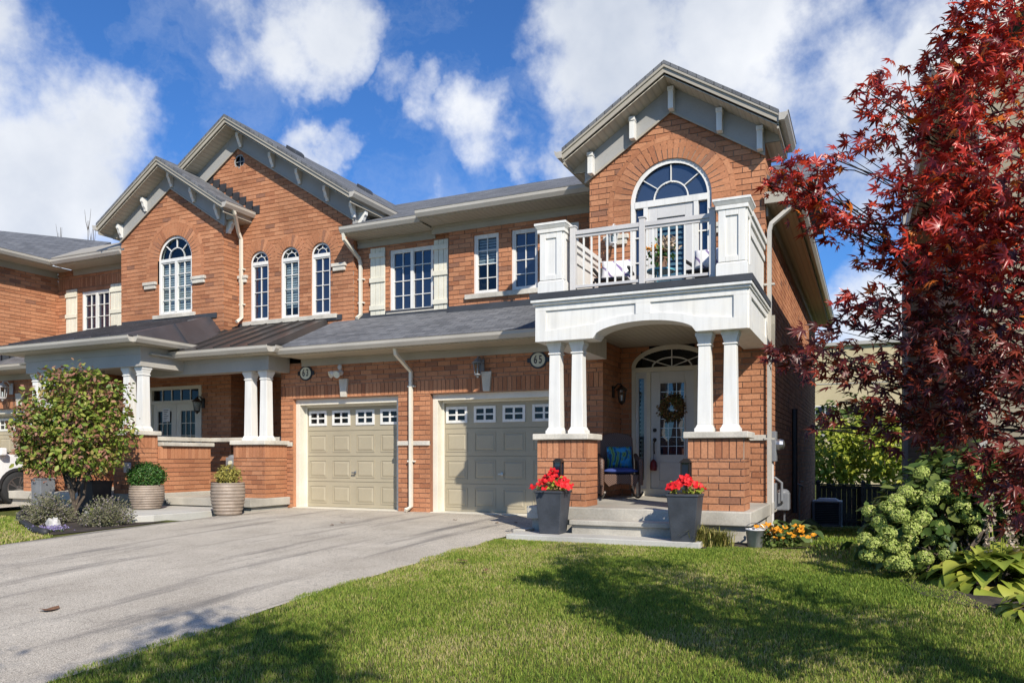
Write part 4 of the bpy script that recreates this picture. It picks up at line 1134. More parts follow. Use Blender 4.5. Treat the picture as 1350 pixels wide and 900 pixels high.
# double doors
f=MB(); y0=13.43
f.box(-15.95,-15.87,y0-.02,y0+.1,.298,2.72); f.box(-14.33,-14.25,y0-.02,y0+.1,.298,2.72); f.box(-15.869,-14.331,y0-.022,y0+.1,2.64,2.72); f.box(-15.869,-14.331,y0-.021,y0+.1,2.30,2.38); f.build('door_frame',M['cream'],h63)
t=MB()
for i in range(1,5): x=-15.87+1.54*i/5; t.box(x-.012,x+.012,y0+.02,y0+.04,2.381,2.639)
t_=t.build('transom_window',M['white'],h63); p=MB(); p.box(-15.869,-14.331,y0+.045,y0+.05,2.381,2.639); p.build('pane',M['glass_dark'],t_)
for k,(a,c) in enumerate(((-15.866,-15.106),(-15.094,-14.334))):
    d=MB(); d.box(a,a+.15,y0+.02,y0+.065,.34,2.299); d.box(c-.15,c,y0+.02,y0+.065,.34,2.299); d.box(a+.151,c-.151,y0+.02,y0+.065,2.13,2.299); d.box(a+.151,c-.151,y0+.02,y0+.065,.34,.95)
    for i in (1,2): x=a+.15+(c-a-.3)*i/3; d.box(x-.009,x+.009,y0+.028,y0+.045,.951,2.129)
    for i in range(1,4): z=.95+1.18*i/4; d.box(a+.151,c-.151,y0+.029,y0+.044,z-.009,z+.009)
    dd=d.build('front_door',M['cream'],h63,bevel=.003)
    p=MB(); p.box(a+.14,c-.14,y0+.046,y0+.05,.94,2.14); p.build('pane',M['glass_dark'],dd)
    hx = c-.06 if k==0 else a+.06
    h=MB(); h.lathe([(.028,0),(.028,-.012),(.012,-.014),(.012,-.04),(.03,-.045),(.03,-.07),(.01,-.08)],(hx,y0+.019,1.25),14,'y'); h.build('handle',M['bronze'],dd)
downspout(h63,[(-12.66,YM-.2,6.52),(-12.68,YM-.1,6.38),(-12.96,YB-.16,6.1),(-12.98,YB-.06,5.98),(-12.98,YB-.05,4.2),(-12.98,YB-.2,4.08)],.042,'cream',[(-12.98,YB-.05,5.3),(-12.98,YB-.05,4.5)])
downspout(h63,[(-9.84,YS-.6,5.66),(-9.84,YS-.58,5.52),(-9.80,YS-.1,5.22),(-9.80,YS-.055,5.1),(-9.80,YS-.055,4.05),(-9.80,YS-.2,3.95)],.042,'cream',[(-9.80,YS-.05,4.8),(-9.80,YS-.05,4.3)])

# ================================================================== TOWNHOUSE 61 (left)
h61=thing('townhouse','brick townhouse at the left edge with grey hip roof and cream shuttered window','townhouse',(-19.5,12.6,0))
b=MB(); bricks(b,'y',YG,-1,0,3.2,(-23,-16.9),holes=[Rect(-20.8,-18.25,-.1,2.25)],soldier=[(2.26,2.517)]); reveals(b,-20.8,-18.25,-.02,2.25,YG,.33); b.build('wall',brickmats(),h61)
garage_door(h61,-20.8,-18.25,0.0,2.25,YG,.32); keystone(h61,-19.3,2.26,2.62,YG,.16,.3)
b=MB(); bricks(b,'x',-19.6,1,3.4,5.95,(9.0,YS)); bricks(b,'y',9.0,-1,3.4,5.95,(-25,-19.6)); b.build('wall',brickmats(),h61)
b=MB(); bricks(b,'x',-16.9,1,-.1,3.6,(12.41,13.44)); b.build('wall',brickmats(),h61)
b=MB(); bricks(b,'y',YS,-1,3.5,5.95,(-19.6,-16.3),holes=[Rect(-18.67,-17.60,4.0,5.33)],soldier=[(5.45,5.707)]); reveals(b,-18.67,-17.60,4.0,5.33,YS,.1); b.build('wall',brickmats(),h61)
window(h61,-18.67,-17.60,4.0,5.33,YS,2,4,2,rec=.03,sill=.06,fw=.06)
shutter(h61,-19.24,-18.82,3.92,5.42,YS); shutter(h61,-17.54,-17.08,3.92,5.42,YS)
eave_front(h61,-18.95,-16.41,YS,YS-.68,6.06,frieze=.14)
# side eave over the side wall
so=MB(); so.box(-19.6,-19.08,8.4,YS,5.92,5.94); so.build('soffit',M['soffit'],h61)
fz=MB(); fz.box(-19.599,-19.57,9,YS-.03,5.76,5.919); fz.build('frieze_board',M['beige'],h61)
gutter_run(h61,[((-19.08,8.4,6.06),(-19.08,YS-.55,6.06),(1,0))])
slab(h61,'roof',[(-19.0,8.4,6.07),(-19.0,YS-.4,6.07),(-22.2,17.2,7.95),(-24.5,14.5,7.95),(-27,8.4,6.9)],.06,'shingle_side')
slab(h61,'roof',[(-19.3,YS-.62,6.07),(-16.3,YS-.62,6.07),(-16.3,17.4,7.0),(-22.2,17.4,7.95)],.06,'shingle')
rp=MB(); rp.prism([(-19.0,YS-.60,6.10),(-16.42,YS-.60,6.10),(-16.42,YS-.05,6.42),(-18.6,YS-.05,6.42)],(0,0,.02)); rp.build('metal_flashing',M['beige'],h61)
# lean-to over the garage
eave_front(h61,-23,-16.95,YG,YG-.75,3.24,frieze=.14)
slab(h61,'roof',[(-23,YG-.69,3.25),(-16.95,YG-.69,3.25),(-16.95,YS,4.05),(-23,YS,4.05)],.05,'shingle')
sf=MB()
for i in range(8):
    y=11.9+i*.2; sf.box(-19.597,-19.588,y,y+.23,3.30+(y-11.9)*.45,3.56+(y-11.9)*.45)
sf.build('step_flashing',M['membrane'],h61)
downspout(h61,[(-16.55,YS-.5,5.98),(-16.5,YS-.4,5.85),(-16.46,YS-.1,5.72),(-16.46,YS-.06,5.6),(-16.46,YS-.06,4.3)],.042,'cream')

# solid dark boxes added inside the houses to block light through gaps
for h_,(x0,x1,y0,y1,z0,z1) in ((h65,(-7.7,-1.5,14.05,23.8,-1.2,5.5)),(h63,(-16.2,-7.8,15.0,23.8,-1,6.3)),(h61,(-26,-16.5,14.1,23,-1,5.8))):
    b=MB(); b.box(x0,x1,y0,y1,z0,z1); b.build('light_block_core',M['dark'],h_)
# ================================================================== GROUND
def sheet(name, xs, ys, dz, mat, kind='structure', keep=None):
    V=[];idx={};Fq=[]
    for i,x in enumerate(xs):
        for j,y in enumerate(ys): idx[i,j]=len(V); V.append((x,y,g(x,y)+dz))
    for i in range(len(xs)-1):
        for j in range(len(ys)-1):
            cx=(xs[i]+xs[i+1])/2; cy=(ys[j]+ys[j+1])/2
            if keep and not keep(cx,cy): continue
            Fq.append((idx[i,j],idx[i+1,j],idx[i+1,j+1],idx[i,j+1]))
    me=bpy.data.meshes.new(name); me.from_pydata(V,[],Fq); me.update()
    o=link_mesh(name,me,M[mat]); me.polygons.foreach_set('use_smooth',[True]*len(me.polygons))
    return tag(o,kind=kind)
def lin(a,b,s):
    n=max(1,int(round((b-a)/s))); return [a+(b-a)*i/n for i in range(n+1)]
gx=[-500,-120,-60,-40]+lin(-30,10,1.0)+[20,40,100,500]
gy=[-400,-100,-60,-30,-15,-12,-8]+[p[0] for p in GP[4:9]]+lin(11,26,.5)+[28,32,36,40,60,100,200,600]
gy=sorted(set(gy+lin(-5,10.2,1.0)))
sheet('ground',gx,gy,-.06,'lawn')
dy=sorted(set([-5,-2.5]+[p[0] for p in GP[4:9]]+lin(0,12.5,.5)+[12.46]))
# driveway with a slightly irregular edge
def drive(name,x0,x1,y0,y1,dz,mat,jit):
    ys=lin(y0,y1,.25); V=[];Fq=[]
    cols=[0,.02,.15,.3,.5,.7,.85,.98,1]
    for j,y in enumerate(ys):
        a=x0+jit*math.sin(y*2.1)*.5+jit*math.sin(y*5.3)*.3; c=x1+jit*math.sin(y*1.7+1)*.5+jit*math.sin(y*6.1)*.3
        for k in cols: x=a+(c-a)*k; V.append((x,y,g(-8,y)+dz))
    n=len(cols)
    for j in range(len(ys)-1):
        for k in range(n-1): Fq.append((j*n+k,j*n+k+1,(j+1)*n+k+1,(j+1)*n+k))
    me=bpy.data.meshes.new(name); me.from_pydata(V,[],Fq); me.update(); o=link_mesh(name,me,M[mat]); return tag(o,kind='structure')
drive('driveway',-10.65,-4.5,-5,12.47,.004,'asphalt',.05)
dw=drive('driveway',-23,-16.2,-5,12.47,.03,'asphalt',.05)
def in_lawn(x,y):
    if -4.55<x<4.5 and 0<y<9.0: return True
    if -2.3<x<-1.5 and 9.0<=y<9.4 : return True
    if -1.55<x<1.35 and 9.0<=y<25.2: return True
    return False
sheet('lawn',lin(-4.55,4.5,.25),sorted(set(lin(-3,26,.25))),.0,'lawn',keep=lambda x,y:(-4.6<x<4.5 and y<9.6) or (-2.2<x<1.4 and y<25.4 and y>=9.1))
sheet('lawn',lin(-16.2,-10.62,.25),lin(-3,9.6,.25),.0,'lawn')
sheet('road',[-200,-60,-20,0,20,60,200],[-14,-12,-9,-5.6],.02,'asphalt')
p=MB(); p.box(-4.36,-1.82,9.24,9.72,-.12,.012); tag(p.build('path',M['path'],bevel=.01),kind='structure')
p=MB(); p.box(-4.48,-4.30,9.721,12.0,-.2,.03); tag(p.build('path',M['concrete'],bevel=.01),kind='structure')
# raised entry walk of the middle house
pts=[(-11.02,9.35),(-10.95,10.95),(-10.95,11.29),(-12.97,11.29),(-12.97,9.5),(-12.2,9.05),(-11.5,8.98),(-11.2,9.08)]
p=MB(); p.xy(pts,-.15,.045); tag(p.build('path',M['path'],bevel=.012),kind='structure')
# planting beds
def bed(name,pts,dz,z=None):
    p=MB(); p.add([(x,y,g(x,y)+dz) for x,y in pts],[tuple(range(len(pts)))]); return tag(p.build(name,M['soil']),kind='structure')
bed('flower_bed',[(-10.75,7.9),(-10.72,9.4),(-11.3,8.95),(-12.3,9.0),(-13.0,9.6),(-13.2,10.6),(-15.8,10.6),(-15.2,9.9),(-14.2,9.15),(-13.6,8.75),(-12.8,8.3),(-12,7.9),(-11.3,7.55),(-10.9,7.45)],.012)
bed('flower_bed',[(-2.05,9.35),(-1.35,9.2),(-.55,9.9),(-.45,13.4),(-1.38,13.4),(-1.38,9.9),(-2.05,9.9)],.012)
bed('flower_bed',[(2.2,4.6),(1.85,5.5),(1.25,6.35),(.4,7.3),(-.05,9.2),(.6,9.8),(3.5,9.8),(4.4,4.5)],.012)

# grass blades
def make_grass():
    def blades(n, xr, yr, hmin, hmax, wid, keep):
        x=RNG.uniform(xr[0],xr[1],n*2); y=RNG.uniform(yr[0],yr[1],n*2)
        k=keep(x,y); x=x[k][:n]; y=y[k][:n]
        z=np.array([g(a,b) for a,b in zip(x,y)]); m=len(x)
        h=RNG.uniform(hmin,hmax,m); an=RNG.uniform(0,2*np.pi,m); le=RNG.uniform(.1,.9,m)*h
        w=wid*RNG.uniform(.7,1.3,m); ax=RNG.uniform(0,2*np.pi,m)
        dx=np.cos(ax)*w; dyy=np.sin(ax)*w; lx=np.cos(an)*le; ly=np.sin(an)*le
        V=np.zeros((m,5,3))
        V[:,0]=np.stack([x-dx,y-dyy,z-.005],1); V[:,1]=np.stack([x+dx,y+dyy,z-.005],1)
        V[:,2]=np.stack([x+dx*.8+lx*.35,y+dyy*.8+ly*.35,z+h*.6],1); V[:,3]=np.stack([x-dx*.8+lx*.35,y-dyy*.8+ly*.35,z+h*.6],1)
        V[:,4]=np.stack([x+lx,y+ly,z+h],1)
        return V
    Vs=[]
    edge=lambda x,y: (x>-4.52+.05*np.sin(y*3)+.03*np.sin(y*9))
    Vs.append(blades(150000,(-4.6,2.2),(2.6,6.2),.016,.036,.0023,lambda x,y: edge(x,y)&(x<1.45+(6.2-y)*.5)))
    Vs.append(blades(80000,(-4.6,1.2),(6.2,9.04),.016,.036,.0032,lambda x,y: edge(x,y)&(x<.45+ (7-y)*.35+.4)))
    Vs.append(blades(22000,(-1.5,1.3),(9.04,25),.03,.06,.007,lambda x,y: (x>-1.4+np.where(y<13.3,.75,0))&(y<25)))
    Vs.append(blades(9000,(-4.5,-.6),(9.04,9.5),.016,.036,.004,lambda x,y: (x>-1.75)|((y<9.22)&(x<-1.7))))
    Vs.append(blades(26000,(-15.8,-10.65),(3.5,9.0),.02,.05,.007,lambda x,y: (y<7.36+(-10.7-x)*.51)))
    V=np.concatenate(Vs); m=len(V)
    b=np.arange(m)[:,None]*5
    q=np.concatenate([b,b+1,b+2,b+3],1); t=np.concatenate([b+3,b+2,b+4],1)
    o=np_mesh('grass',V.reshape(-1,3),[q,t],M['grass'])
    return tag(o,'short mown grass with dry yellow patches','grass',kind='stuff')
make_grass()

# ================================================================== foliage toolkit
def rand_dirs(n):
    v=RNG.normal(size=(n,3)); return v/np.linalg.norm(v,axis=1)[:,None]
def frames(nrm, tip):
    z=nrm/np.linalg.norm(nrm,axis=1)[:,None]
    x=tip-z*np.sum(tip*z,1)[:,None]; l=np.linalg.norm(x,axis=1)[:,None]; l[l<1e-6]=1; x=x/l
    y=np.cross(z,x); return x,y,z
def scatter(tv, tf, pos, nrm, tip, size):
    """copies of a leaf template (length along x, width y, lift z)"""
    x,y,z=frames(nrm,tip); n=len(pos); k=len(tv); tv=np.asarray(tv)
    V=pos[:,None,:]+size[:,None,None]*(tv[None,:,0:1]*x[:,None,:]+tv[None,:,1:2]*y[:,None,:]+tv[None,:,2:3]*z[:,None,:])
    Fs=[]
    for f in tf:
        f=np.asarray(f); Fs.append((np.arange(n)[:,None,None]*k+f[None]).reshape(-1,f.shape[1]))
    return V.reshape(-1,3),Fs
def leaves(name,mat,parent,pos,nrm,tip,size,tpl):
    V,Fs=scatter(tpl[0],tpl[1],pos,nrm,tip,size); return np_mesh(name,V,Fs,M[mat],parent)
OVAL=([(0,0,0),(.35,.26,.05),(.75,.2,.02),(1,0,-.06),(.75,-.2,.02),(.35,-.26,.05),(.5,0,-.03)],[[(0,6,1),(1,6,2),(2,6,3),(3,6,4),(4,6,5),(5,6,0)]])
PETAL=([(0,0,0),(.6,.42,.1),(1,.2,.22),(1,-.2,.22),(.6,-.42,.1)],[[(0,1,2),(0,2,3),(0,3,4)]])
def maple_tpl():
    V=[(0,0,0)]; Fc=[]
    lob=[(-125,.42),(-82,.72),(-40,.92),(0,1.0),(40,.92),(82,.72),(125,.42)]
    seq=[]
    for i,(a,l) in enumerate(lob):
        a=R(a)
        for da,rr in ((-.24,.50),(0,1),(.24,.50)):
            seq.append((l*rr*math.cos(a+da),l*rr*math.sin(a+da),-.20*(l*rr)**2 - (.07 if rr==1 else 0)))
        if i<6:
            b=R((lob[i][0]+lob[i+1][0])/2); seq.append((.30*math.cos(b),.30*math.sin(b),.015))
    V+=seq
    for i in range(1,len(seq)): Fc.append((0,i,i+1))
    return V,[Fc]
MAPLE=maple_tpl()
def crown_pts(blobs, n, shell=.55):
    """random points in a set of (centre, radii) blobs, gathered in sprays"""
    w=np.array([b[1][0]*b[1][1]*b[1][2] for b in blobs]); w=w**.7; w/=w.sum()
    out=[];dirs=[]
    for b,k in zip(blobs,(w*n).astype(int)+1):
        d=rand_dirs(k); r=RNG.uniform(shell,1.0,k)**.7
        out.append(np.array(b[0])+d*r[:,None]*np.array(b[1])); dirs.append(d)
    return np.concatenate(out),np.concatenate(dirs)
def sprays(centres, dirs, per, spread):
    c=np.repeat(centres,per,0); d=np.repeat(dirs,per,0)
    p=c+RNG.normal(size=c.shape)*spread
    return p,d
def leaf_cloud(name,mat,parent,blobs,n,size,tpl=OVAL,per=6,spread=.06,shell=.45,up=.5,szv=.35):
    c,d=crown_pts(blobs,max(1,n//per),shell); p,d=sprays(c,d,per,spread)
    m=len(p); nr=d*.6+rand_dirs(m)*.8+np.array([0,0,up]); tp=d*.5+rand_dirs(m)+np.array([0,0,-.25])
    return leaves(name,mat,parent,p,nr,tp,size*RNG.uniform(1-szv,1+szv,m),tpl)
def limb(mb,a,b,r0,r1,wob=.05,n=5):
    a=Vector(a);b=Vector(b); pts=[];rs=[]
    for i in range(n+1):
        t=i/n; p=a.lerp(b,t); k=math.sin(PI*t)*wob*(b-a).length
        pts.append(p+Vector((random.uniform(-k,k),random.uniform(-k,k),random.uniform(-k,k)))); rs.append(r0+(r1-r0)*t)
    mb.tube(pts,rs,6)
def bush(name,label,cat,c,r,mat,n,size,blobs=None,group=None,stem=True,mat2=None,spread=.06,shell=.45,base=None):
    gz=g(c[0],c[1]) if base is None else base; t=thing(name,label,cat,(c[0],c[1],gz),group)
    bl=blobs or [((c[0],c[1],c[2]),r)]
    leaf_cloud('foliage',mat,t,bl,n,size,spread=spread,shell=shell)
    if mat2: leaf_cloud('foliage',mat2,t,[(b[0],tuple(x*1.02 for x in b[1])) for b in bl],n//4,size,shell=.9)
    if stem:
        s=MB()
        for b in bl:
            for k in range(3):
                e=Vector(b[0])+Vector((random.uniform(-.5,.5)*b[1][0],random.uniform(-.5,.5)*b[1][1],random.uniform(-.2,.5)*b[1][2]))
                limb(s,(c[0]+random.uniform(-.08,.08),c[1]+random.uniform(-.08,.08),gz-.03),e,.02*max(1,b[1][2]),.006)
        s.build('stem',M['bark'],t)
    return t

# ---------------- red maple at the right
mt=thing('maple_tree','red japanese maple whose dark red star leaves fill the right side','tree',(1.55,4.35,g(1.55,4.35)))
tr=MB()
base=Vector((1.55,4.35,g(1.55,4.35)-.05)); fork=Vector((1.47,4.3,.55))
tr.tube([base,base+Vector((-.02,0,.35)),fork],[.085,.07,.062],10)
El=[ # px,py,d,rx,ry
(1310,40,3.5,62,70),(1290,140,3.4,75,75),(1200,165,3.7,60,42),(1160,120,3.7,26,30),(1300,250,3.3,78,75),(1215,245,3.5,60,48),
(1060,238,3.9,42,34),(1090,290,3.9,32,24),(1135,300,3.8,45,22),(1035,228,3.9,26,28),(1165,335,3.7,36,26),(1245,335,3.4,68,58),(1320,370,3.2,55,70),
(1140,398,3.7,38,22),(1210,418,3.5,60,48),(1065,458,3.8,48,32),(1022,470,3.9,20,22),(1110,480,3.6,58,34),(1180,500,3.5,60,46),(1260,480,3.3,68,60),
(1330,480,3.1,50,70),(1130,540,3.6,46,22),(1200,560,3.5,58,34),(1285,565,3.3,66,42),(1330,620,3.2,40,46),(1285,630,3.4,40,20),(1085,560,3.7,24,14),
(1340,672,3.2,28,26),(1110,205,3.8,22,22),(1310,310,3.7,70,60),(1270,420,3.7,70,50),
(1120,425,3.7,26,16),(1250,90,3.7,30,60),(1075,270,3.9,40,22)]
Off=[(1440,60,3.4,90,110),(1440,260,3.3,90,110),(1440,470,3.2,90,110),(1420,620,3.2,70,60),(1580,150,3.4,100,140),(1590,400,3.3,100,140),(1330,-60,3.6,80,70),(1440,-110,3.5,110,90),(1600,-60,3.5,110,110),(1720,250,3.5,90,160),
 (1480,-260,3.6,120,80)]
SH=[((2.3,3.3,1.8),.42),((2.75,3.6,2.5),.5),((2.0,2.95,2.35),.4),((2.6,2.9,1.5),.4),((1.7,2.7,2.9),.4)]
P=[];T=[]; LOW=[]
f2=[fork+Vector((-.14,.02,.65)),fork+Vector((.02,.1,.9)),fork+Vector((.25,-.1,.7))]
for q in f2: limb(tr,fork,q,.04,.02,.05)
for i,(px,py,d,a,b_) in enumerate(El+Off):
    c=atd(px,py,d); k=d/F_PX
    n=int(PI*a*b_*((.0105 if px<1190 and py>400 else .016 if py>400 else .020) if i<len(El) else .009)); 
    u=RNG.normal(size=(n,3)); u/=np.linalg.norm(u,axis=1)[:,None]; u*=(RNG.uniform(0,1,n)**.45)[:,None]
    right=np.array((CT,ST,0)); fw=np.array((-ST,CT,0))
    p=np.array(c)+u[:,0:1]*right*a*k*1.05+u[:,1:2]*np.array((0,0,1))*b_*k*1.05+u[:,2:3]*fw*max(.22,min(.45,a*k*1.3))
    P.append(p); T.append(np.tile(np.array(c)-np.array((1.5,4.3,.9)),(n,1)))
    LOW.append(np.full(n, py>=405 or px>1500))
    # limb to the spray and twigs inside it
    src=min(f2,key=lambda q:(q-c).length)
    if i<len(El):
        e=c+Vector((random.uniform(-.05,.05),random.uniform(-.05,.05),-.02))
        limb(tr,src,e,.011,.003,.07,6)
        for t_ in range(5):
            q=p[RNG.integers(0,n)]; limb(tr,src.lerp(e,random.uniform(.72,1.0)),Vector(q),.0035,.0014,.05,3)
    else: limb(tr,src,c,.022,.007,.05,6)
for c_,r_ in SH:
    c=Vector(c_); n=420; u=rand_dirs(n)*(RNG.uniform(0,1,n)**.4)[:,None]*r_*np.array([1.1,1.1,.7]); P.append(np.array(c_)+u); T.append(np.tile(np.array(c)-np.array((1.5,4.3,.9)),(n,1))); LOW.append(np.full(n,False)); limb(tr,fork,c,.03,.008,.06,6)
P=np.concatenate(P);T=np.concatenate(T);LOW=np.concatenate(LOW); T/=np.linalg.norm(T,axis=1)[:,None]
tr.build('trunk',M['bark_dark'],mt,smooth=True)
m=len(P)
nr=np.array([.25,-.35,.75])+rand_dirs(m)*.85; tp=T*.7+rand_dirs(m)*.7+np.array([0,0,-.45]); sz=RNG.uniform(.030,.068,m)
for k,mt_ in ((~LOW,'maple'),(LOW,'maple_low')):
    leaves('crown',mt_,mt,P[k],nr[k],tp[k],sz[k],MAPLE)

# ---------------- street tree behind the photographer (its shade falls on the drive)
st=thing('street_tree','leafy street tree at the kerb whose shade flecks the near corner of the drive','tree',(1.9,-2.3,g(1.9,-2.3)))
tr=MB(); b0=Vector((1.9,-2.3,g(1.9,-2.3)-.05)); tr.tube([b0,b0+Vector((-.05,.1,1.6)),b0+Vector((-.2,.3,3.2))],[.11,.09,.07],10)
bl=[((-.85,-1.6,4.3),(.3,.3,.2)),((.75,-.4,4.5),(.38,.2,.25)),((1.05,-.75,4.35),(.35,.3,.3)),((1.5,-1.6,5.2),(.9,.8,.8)),((2.2,-2.4,5.4),(1,1,.9))]
for c_,r_ in bl: limb(tr,b0+Vector((-.2,.3,3.1)),c_,.05,.012)
tr.build('trunk',M['bark'],st,smooth=True)
leaf_cloud('crown','leaf_green',st,bl,1900,.11,per=8,spread=.1)

# ---------------- shrub tree at the left
cx,cy=-12.95,9.3; gz=g(cx,cy)
t=thing('shrub_tree','small bushy tree with yellow-green leaves and pinkish tips in the front bed','tree',(cx,cy,gz))
s=MB()
for k in range(5): limb(s,(cx+random.uniform(-.06,.06),cy+random.uniform(-.05,.05),gz-.03),(cx+random.uniform(-.45,.45),cy+random.uniform(-.4,.4),gz+1.0+random.uniform(0,.4)),.03,.014,.04)
def sp(px,py,r,dd=0.0): 
    c=atd(px,py,13.85+dd); k=13.85/F_PX; return (tuple(c),(r[0]*k,r[0]*k,r[1]*k))
bl=[sp(85,512,(22,24)),sp(120,530,(32,26)),sp(55,535,(26,22)),sp(145,555,(24,30)),sp(95,560,(48,36),-.1),sp(45,570,(26,26)),sp(60,595,(34,22)),sp(110,600,(42,26)),sp(145,595,(18,26)),sp(40,600,(16,12)),sp(90,575,(55,45),.2),sp(130,505,(14,14)),sp(30,575,(12,9)),sp(68,498,(12,16)),sp(158,520,(12,22)),sp(22,555,(10,10)),sp(75,612,(36,12)),sp(105,495,(12,14)),sp(168,570,(10,16))]
for c_,r_ in bl[:9]:
    limb(s,(cx,cy,gz+.45),c_,.018,.006,.05)
s.build('trunk',M['bark'],t)
leaf_cloud('crown','leaf_mixed',t,bl,7200,.095,per=7,spread=.055)
bl2=[(c_,tuple(x*1.06 for x in r_)) for c_,r_ in bl]
leaf_cloud('crown','leaf_pink',t,[(tuple(np.array(c_)+np.array((0,0,.07))),r_) for c_,r_ in bl2],2100,.075,per=7,spread=.035,shell=.93)

# ---------------- hydrangea
hc=(.72,8.15); gz=g(*hc)
t=thing('hydrangea_bush','big hydrangea bush with pale green round flower heads under the red maple','bush',(hc[0],hc[1],gz))
def hp(px,py,d): return atd(px,py,d)
kk=7.5/F_PX
bl=[(tuple(atd(1195,690,7.7)),(.42,.42,.40)),(tuple(atd(1240,670,7.6)),(.5,.5,.45)),(tuple(atd(1290,660,7.6)),(.5,.5,.5)),(tuple(atd(1225,735,7.3)),(.38,.35,.22)),(tuple(atd(1340,665,7.4)),(.5,.5,.55)),(tuple(atd(1165,715,7.8)),(.22,.25,.28)),(tuple(atd(1400,660,7.3)),(.6,.5,.6)),(tuple(atd(1270,620,7.9)),(.35,.35,.25))]
leaf_cloud('foliage','leaf_green',t,bl,3400,.13,per=4,spread=.07,shell=.35,up=.8)
s=MB()
for c_,r_ in bl:
    for k in range(4): limb(s,(hc[0]+random.uniform(-.3,.4),hc[1]+random.uniform(-.2,.2),gz-.03),(c_[0]+random.uniform(-.2,.2),c_[1]+random.uniform(-.2,.2),c_[2]+r_[2]*.5),.012,.006)
s.build('stem',M['bark'],t)
hz=[(95,350),(145,405),(190,455),(75,485),(115,510),(205,520),(80,570),(125,570),(185,330),(250,370),(275,255),(335,285),(355,385),(310,435),(300,495),(270,530),(265,575),(265,615),(335,625),(375,580),(410,490),(460,605),(500,545),(355,160),(400,290),(540,200),(600,180),(450,240),(520,290),(590,380),(670,310),(480,570),(545,240),(640,200),(560,330),(700,270),(620,450)]
hz+=[(230,300),(160,500),(440,420),(390,640),(215,610)]
def head(r,n=190):
    d=rand_dirs(n); d=d[d[:,2]>-.75]; n=len(d)
    pos=d*np.array([1,1,.85])*r*RNG.uniform(.92,1.03,n)[:,None]
    V,Fs=scatter(PETAL[0],PETAL[1],np.repeat(pos,3,0),np.repeat(d,3,0)+rand_dirs(n*3)*.45,rand_dirs(n*3),RNG.uniform(.017,.026,n*3),PETAL) if False else scatter(PETAL[0],PETAL[1],np.repeat(pos,3,0),np.repeat(d,3,0)+rand_dirs(n*3)*.22,rand_dirs(n*3),RNG.uniform(.014,.022,n*3))
    return V,Fs
protos=[]
for i,(zx,zy) in enumerate(hz):
    px=1120+zx/3.748; py=580+zy/3.75
    c=atd(px,py,7.05+random.uniform(-.1,.3)+max(0,(380-zy)/600))
    r=random.uniform(.058,.082)
    if len(protos)<6:
        V,Fs=head(.075); me_o=np_mesh('flower_head',V,Fs,M['floret'],t,off=Vector((0,0,0))); protos.append(me_o); o=me_o
    else:
        o=random.choice(protos).copy(); COL.objects.link(o); o.parent=t
    o.location=c-t.location; o.scale=(r/.075,)*3; o.rotation_euler=(random.uniform(-.4,.4),random.uniform(-.4,.4),random.uniform(0,6))

# ---------------- hostas
def hosta(name,label,c,n,L0,mat,stalks=0,spread=.5,lean=0,cat='plant'):
    gz=g(c[0],c[1]); t=thing(name,label,cat,(c[0],c[1],gz))
    Vs=[];Fs=[];off=0
    for i in range(n):
        a=random.uniform(0,2*PI); ring_=random.random(); el=R(70-62*ring_)+random.uniform(-.15,.15); Ls=L0*random.uniform(.75,1.15)
        base=np.array([c[0]+math.cos(a)*spread*.18*ring_,c[1]+math.sin(a)*spread*.18*ring_,gz])
        d=np.array([math.cos(a),math.sin(a),0]); sd=np.array([-math.sin(a),math.cos(a),0]); p=base.copy()
        stem=Ls*random.uniform(.55,.85); e=el
        p=p+(d*math.cos(e)+np.array([0,0,1])*math.sin(e))*stem
        ns=6; 
        rows=[]
        for k in range(ns+1):
            u=k/ns; w=Ls*.34*math.sin(PI*min(1,u*.86+.12))**.8*(1-u**6)
            for v in (-1,-.5,0,.5,1): rows.append(p+sd*w*v+np.array([0,0,1])*(abs(v)*w*.30))
            e-=R(13+random.uniform(0,5)); p=p+(d*math.cos(e)+np.array([0,0,1])*math.sin(e))*Ls/ns
        Vs.append(np.array(rows)); f=[]
        for k in range(ns):
            for v in range(4): f.append((off+k*5+v,off+k*5+v+1,off+(k+1)*5+v+1,off+(k+1)*5+v))
        Fs.append(np.array(f)); off+=len(rows)
    np_mesh('foliage',np.concatenate(Vs),[np.concatenate(Fs)],M[mat],t,smooth=True)
    for i in range(stalks):
        a=random.uniform(0,2*PI); h=random.uniform(.55,.8); top=Vector((c[0]+math.cos(a)*.28+lean,c[1]+math.sin(a)*.2,gz+h)); s=MB()
        s.tube([(c[0]+math.cos(a)*.06,c[1]+math.sin(a)*.06,gz+.05),tuple(Vector((c[0],c[1],gz)).lerp(top,.6)+Vector((0,0,.06))),tuple(top)],[.006,.005,.003],5)
        k=s.build('flower_stalk',M['leaf_hosta'],t)
        pp=np.array([np.array(top)+np.array([random.uniform(-.02,.02),random.uniform(-.02,.02),-random.uniform(0,.28)]) for _ in range(60)])
        leaves('dry_bloom','plume',k,pp,rand_dirs(60),rand_dirs(60)+np.array([0,0,.3]),RNG.uniform(.018,.04,60),PETAL)
    return t
hc=atd(1308,760,6.8)
hosta('hosta_plant','large yellow-green hosta with broad leaves and dry flower stalks at the right edge',(hc.x,hc.y),130,.30,'leaf_hosta',5,.9,-.1)
hc=atd(1372,830,5.7)
hosta('hosta_plant','yellow-green hosta cut off by the lower right edge of the photo',(hc.x,hc.y),60,.17,'leaf_hosta',0,.6)
hosta('hosta_plant','pale-leaved hosta growing against the brick side wall beside the gas meter',(-.95,11.2),36,.26,'leaf_varieg',0,.6)
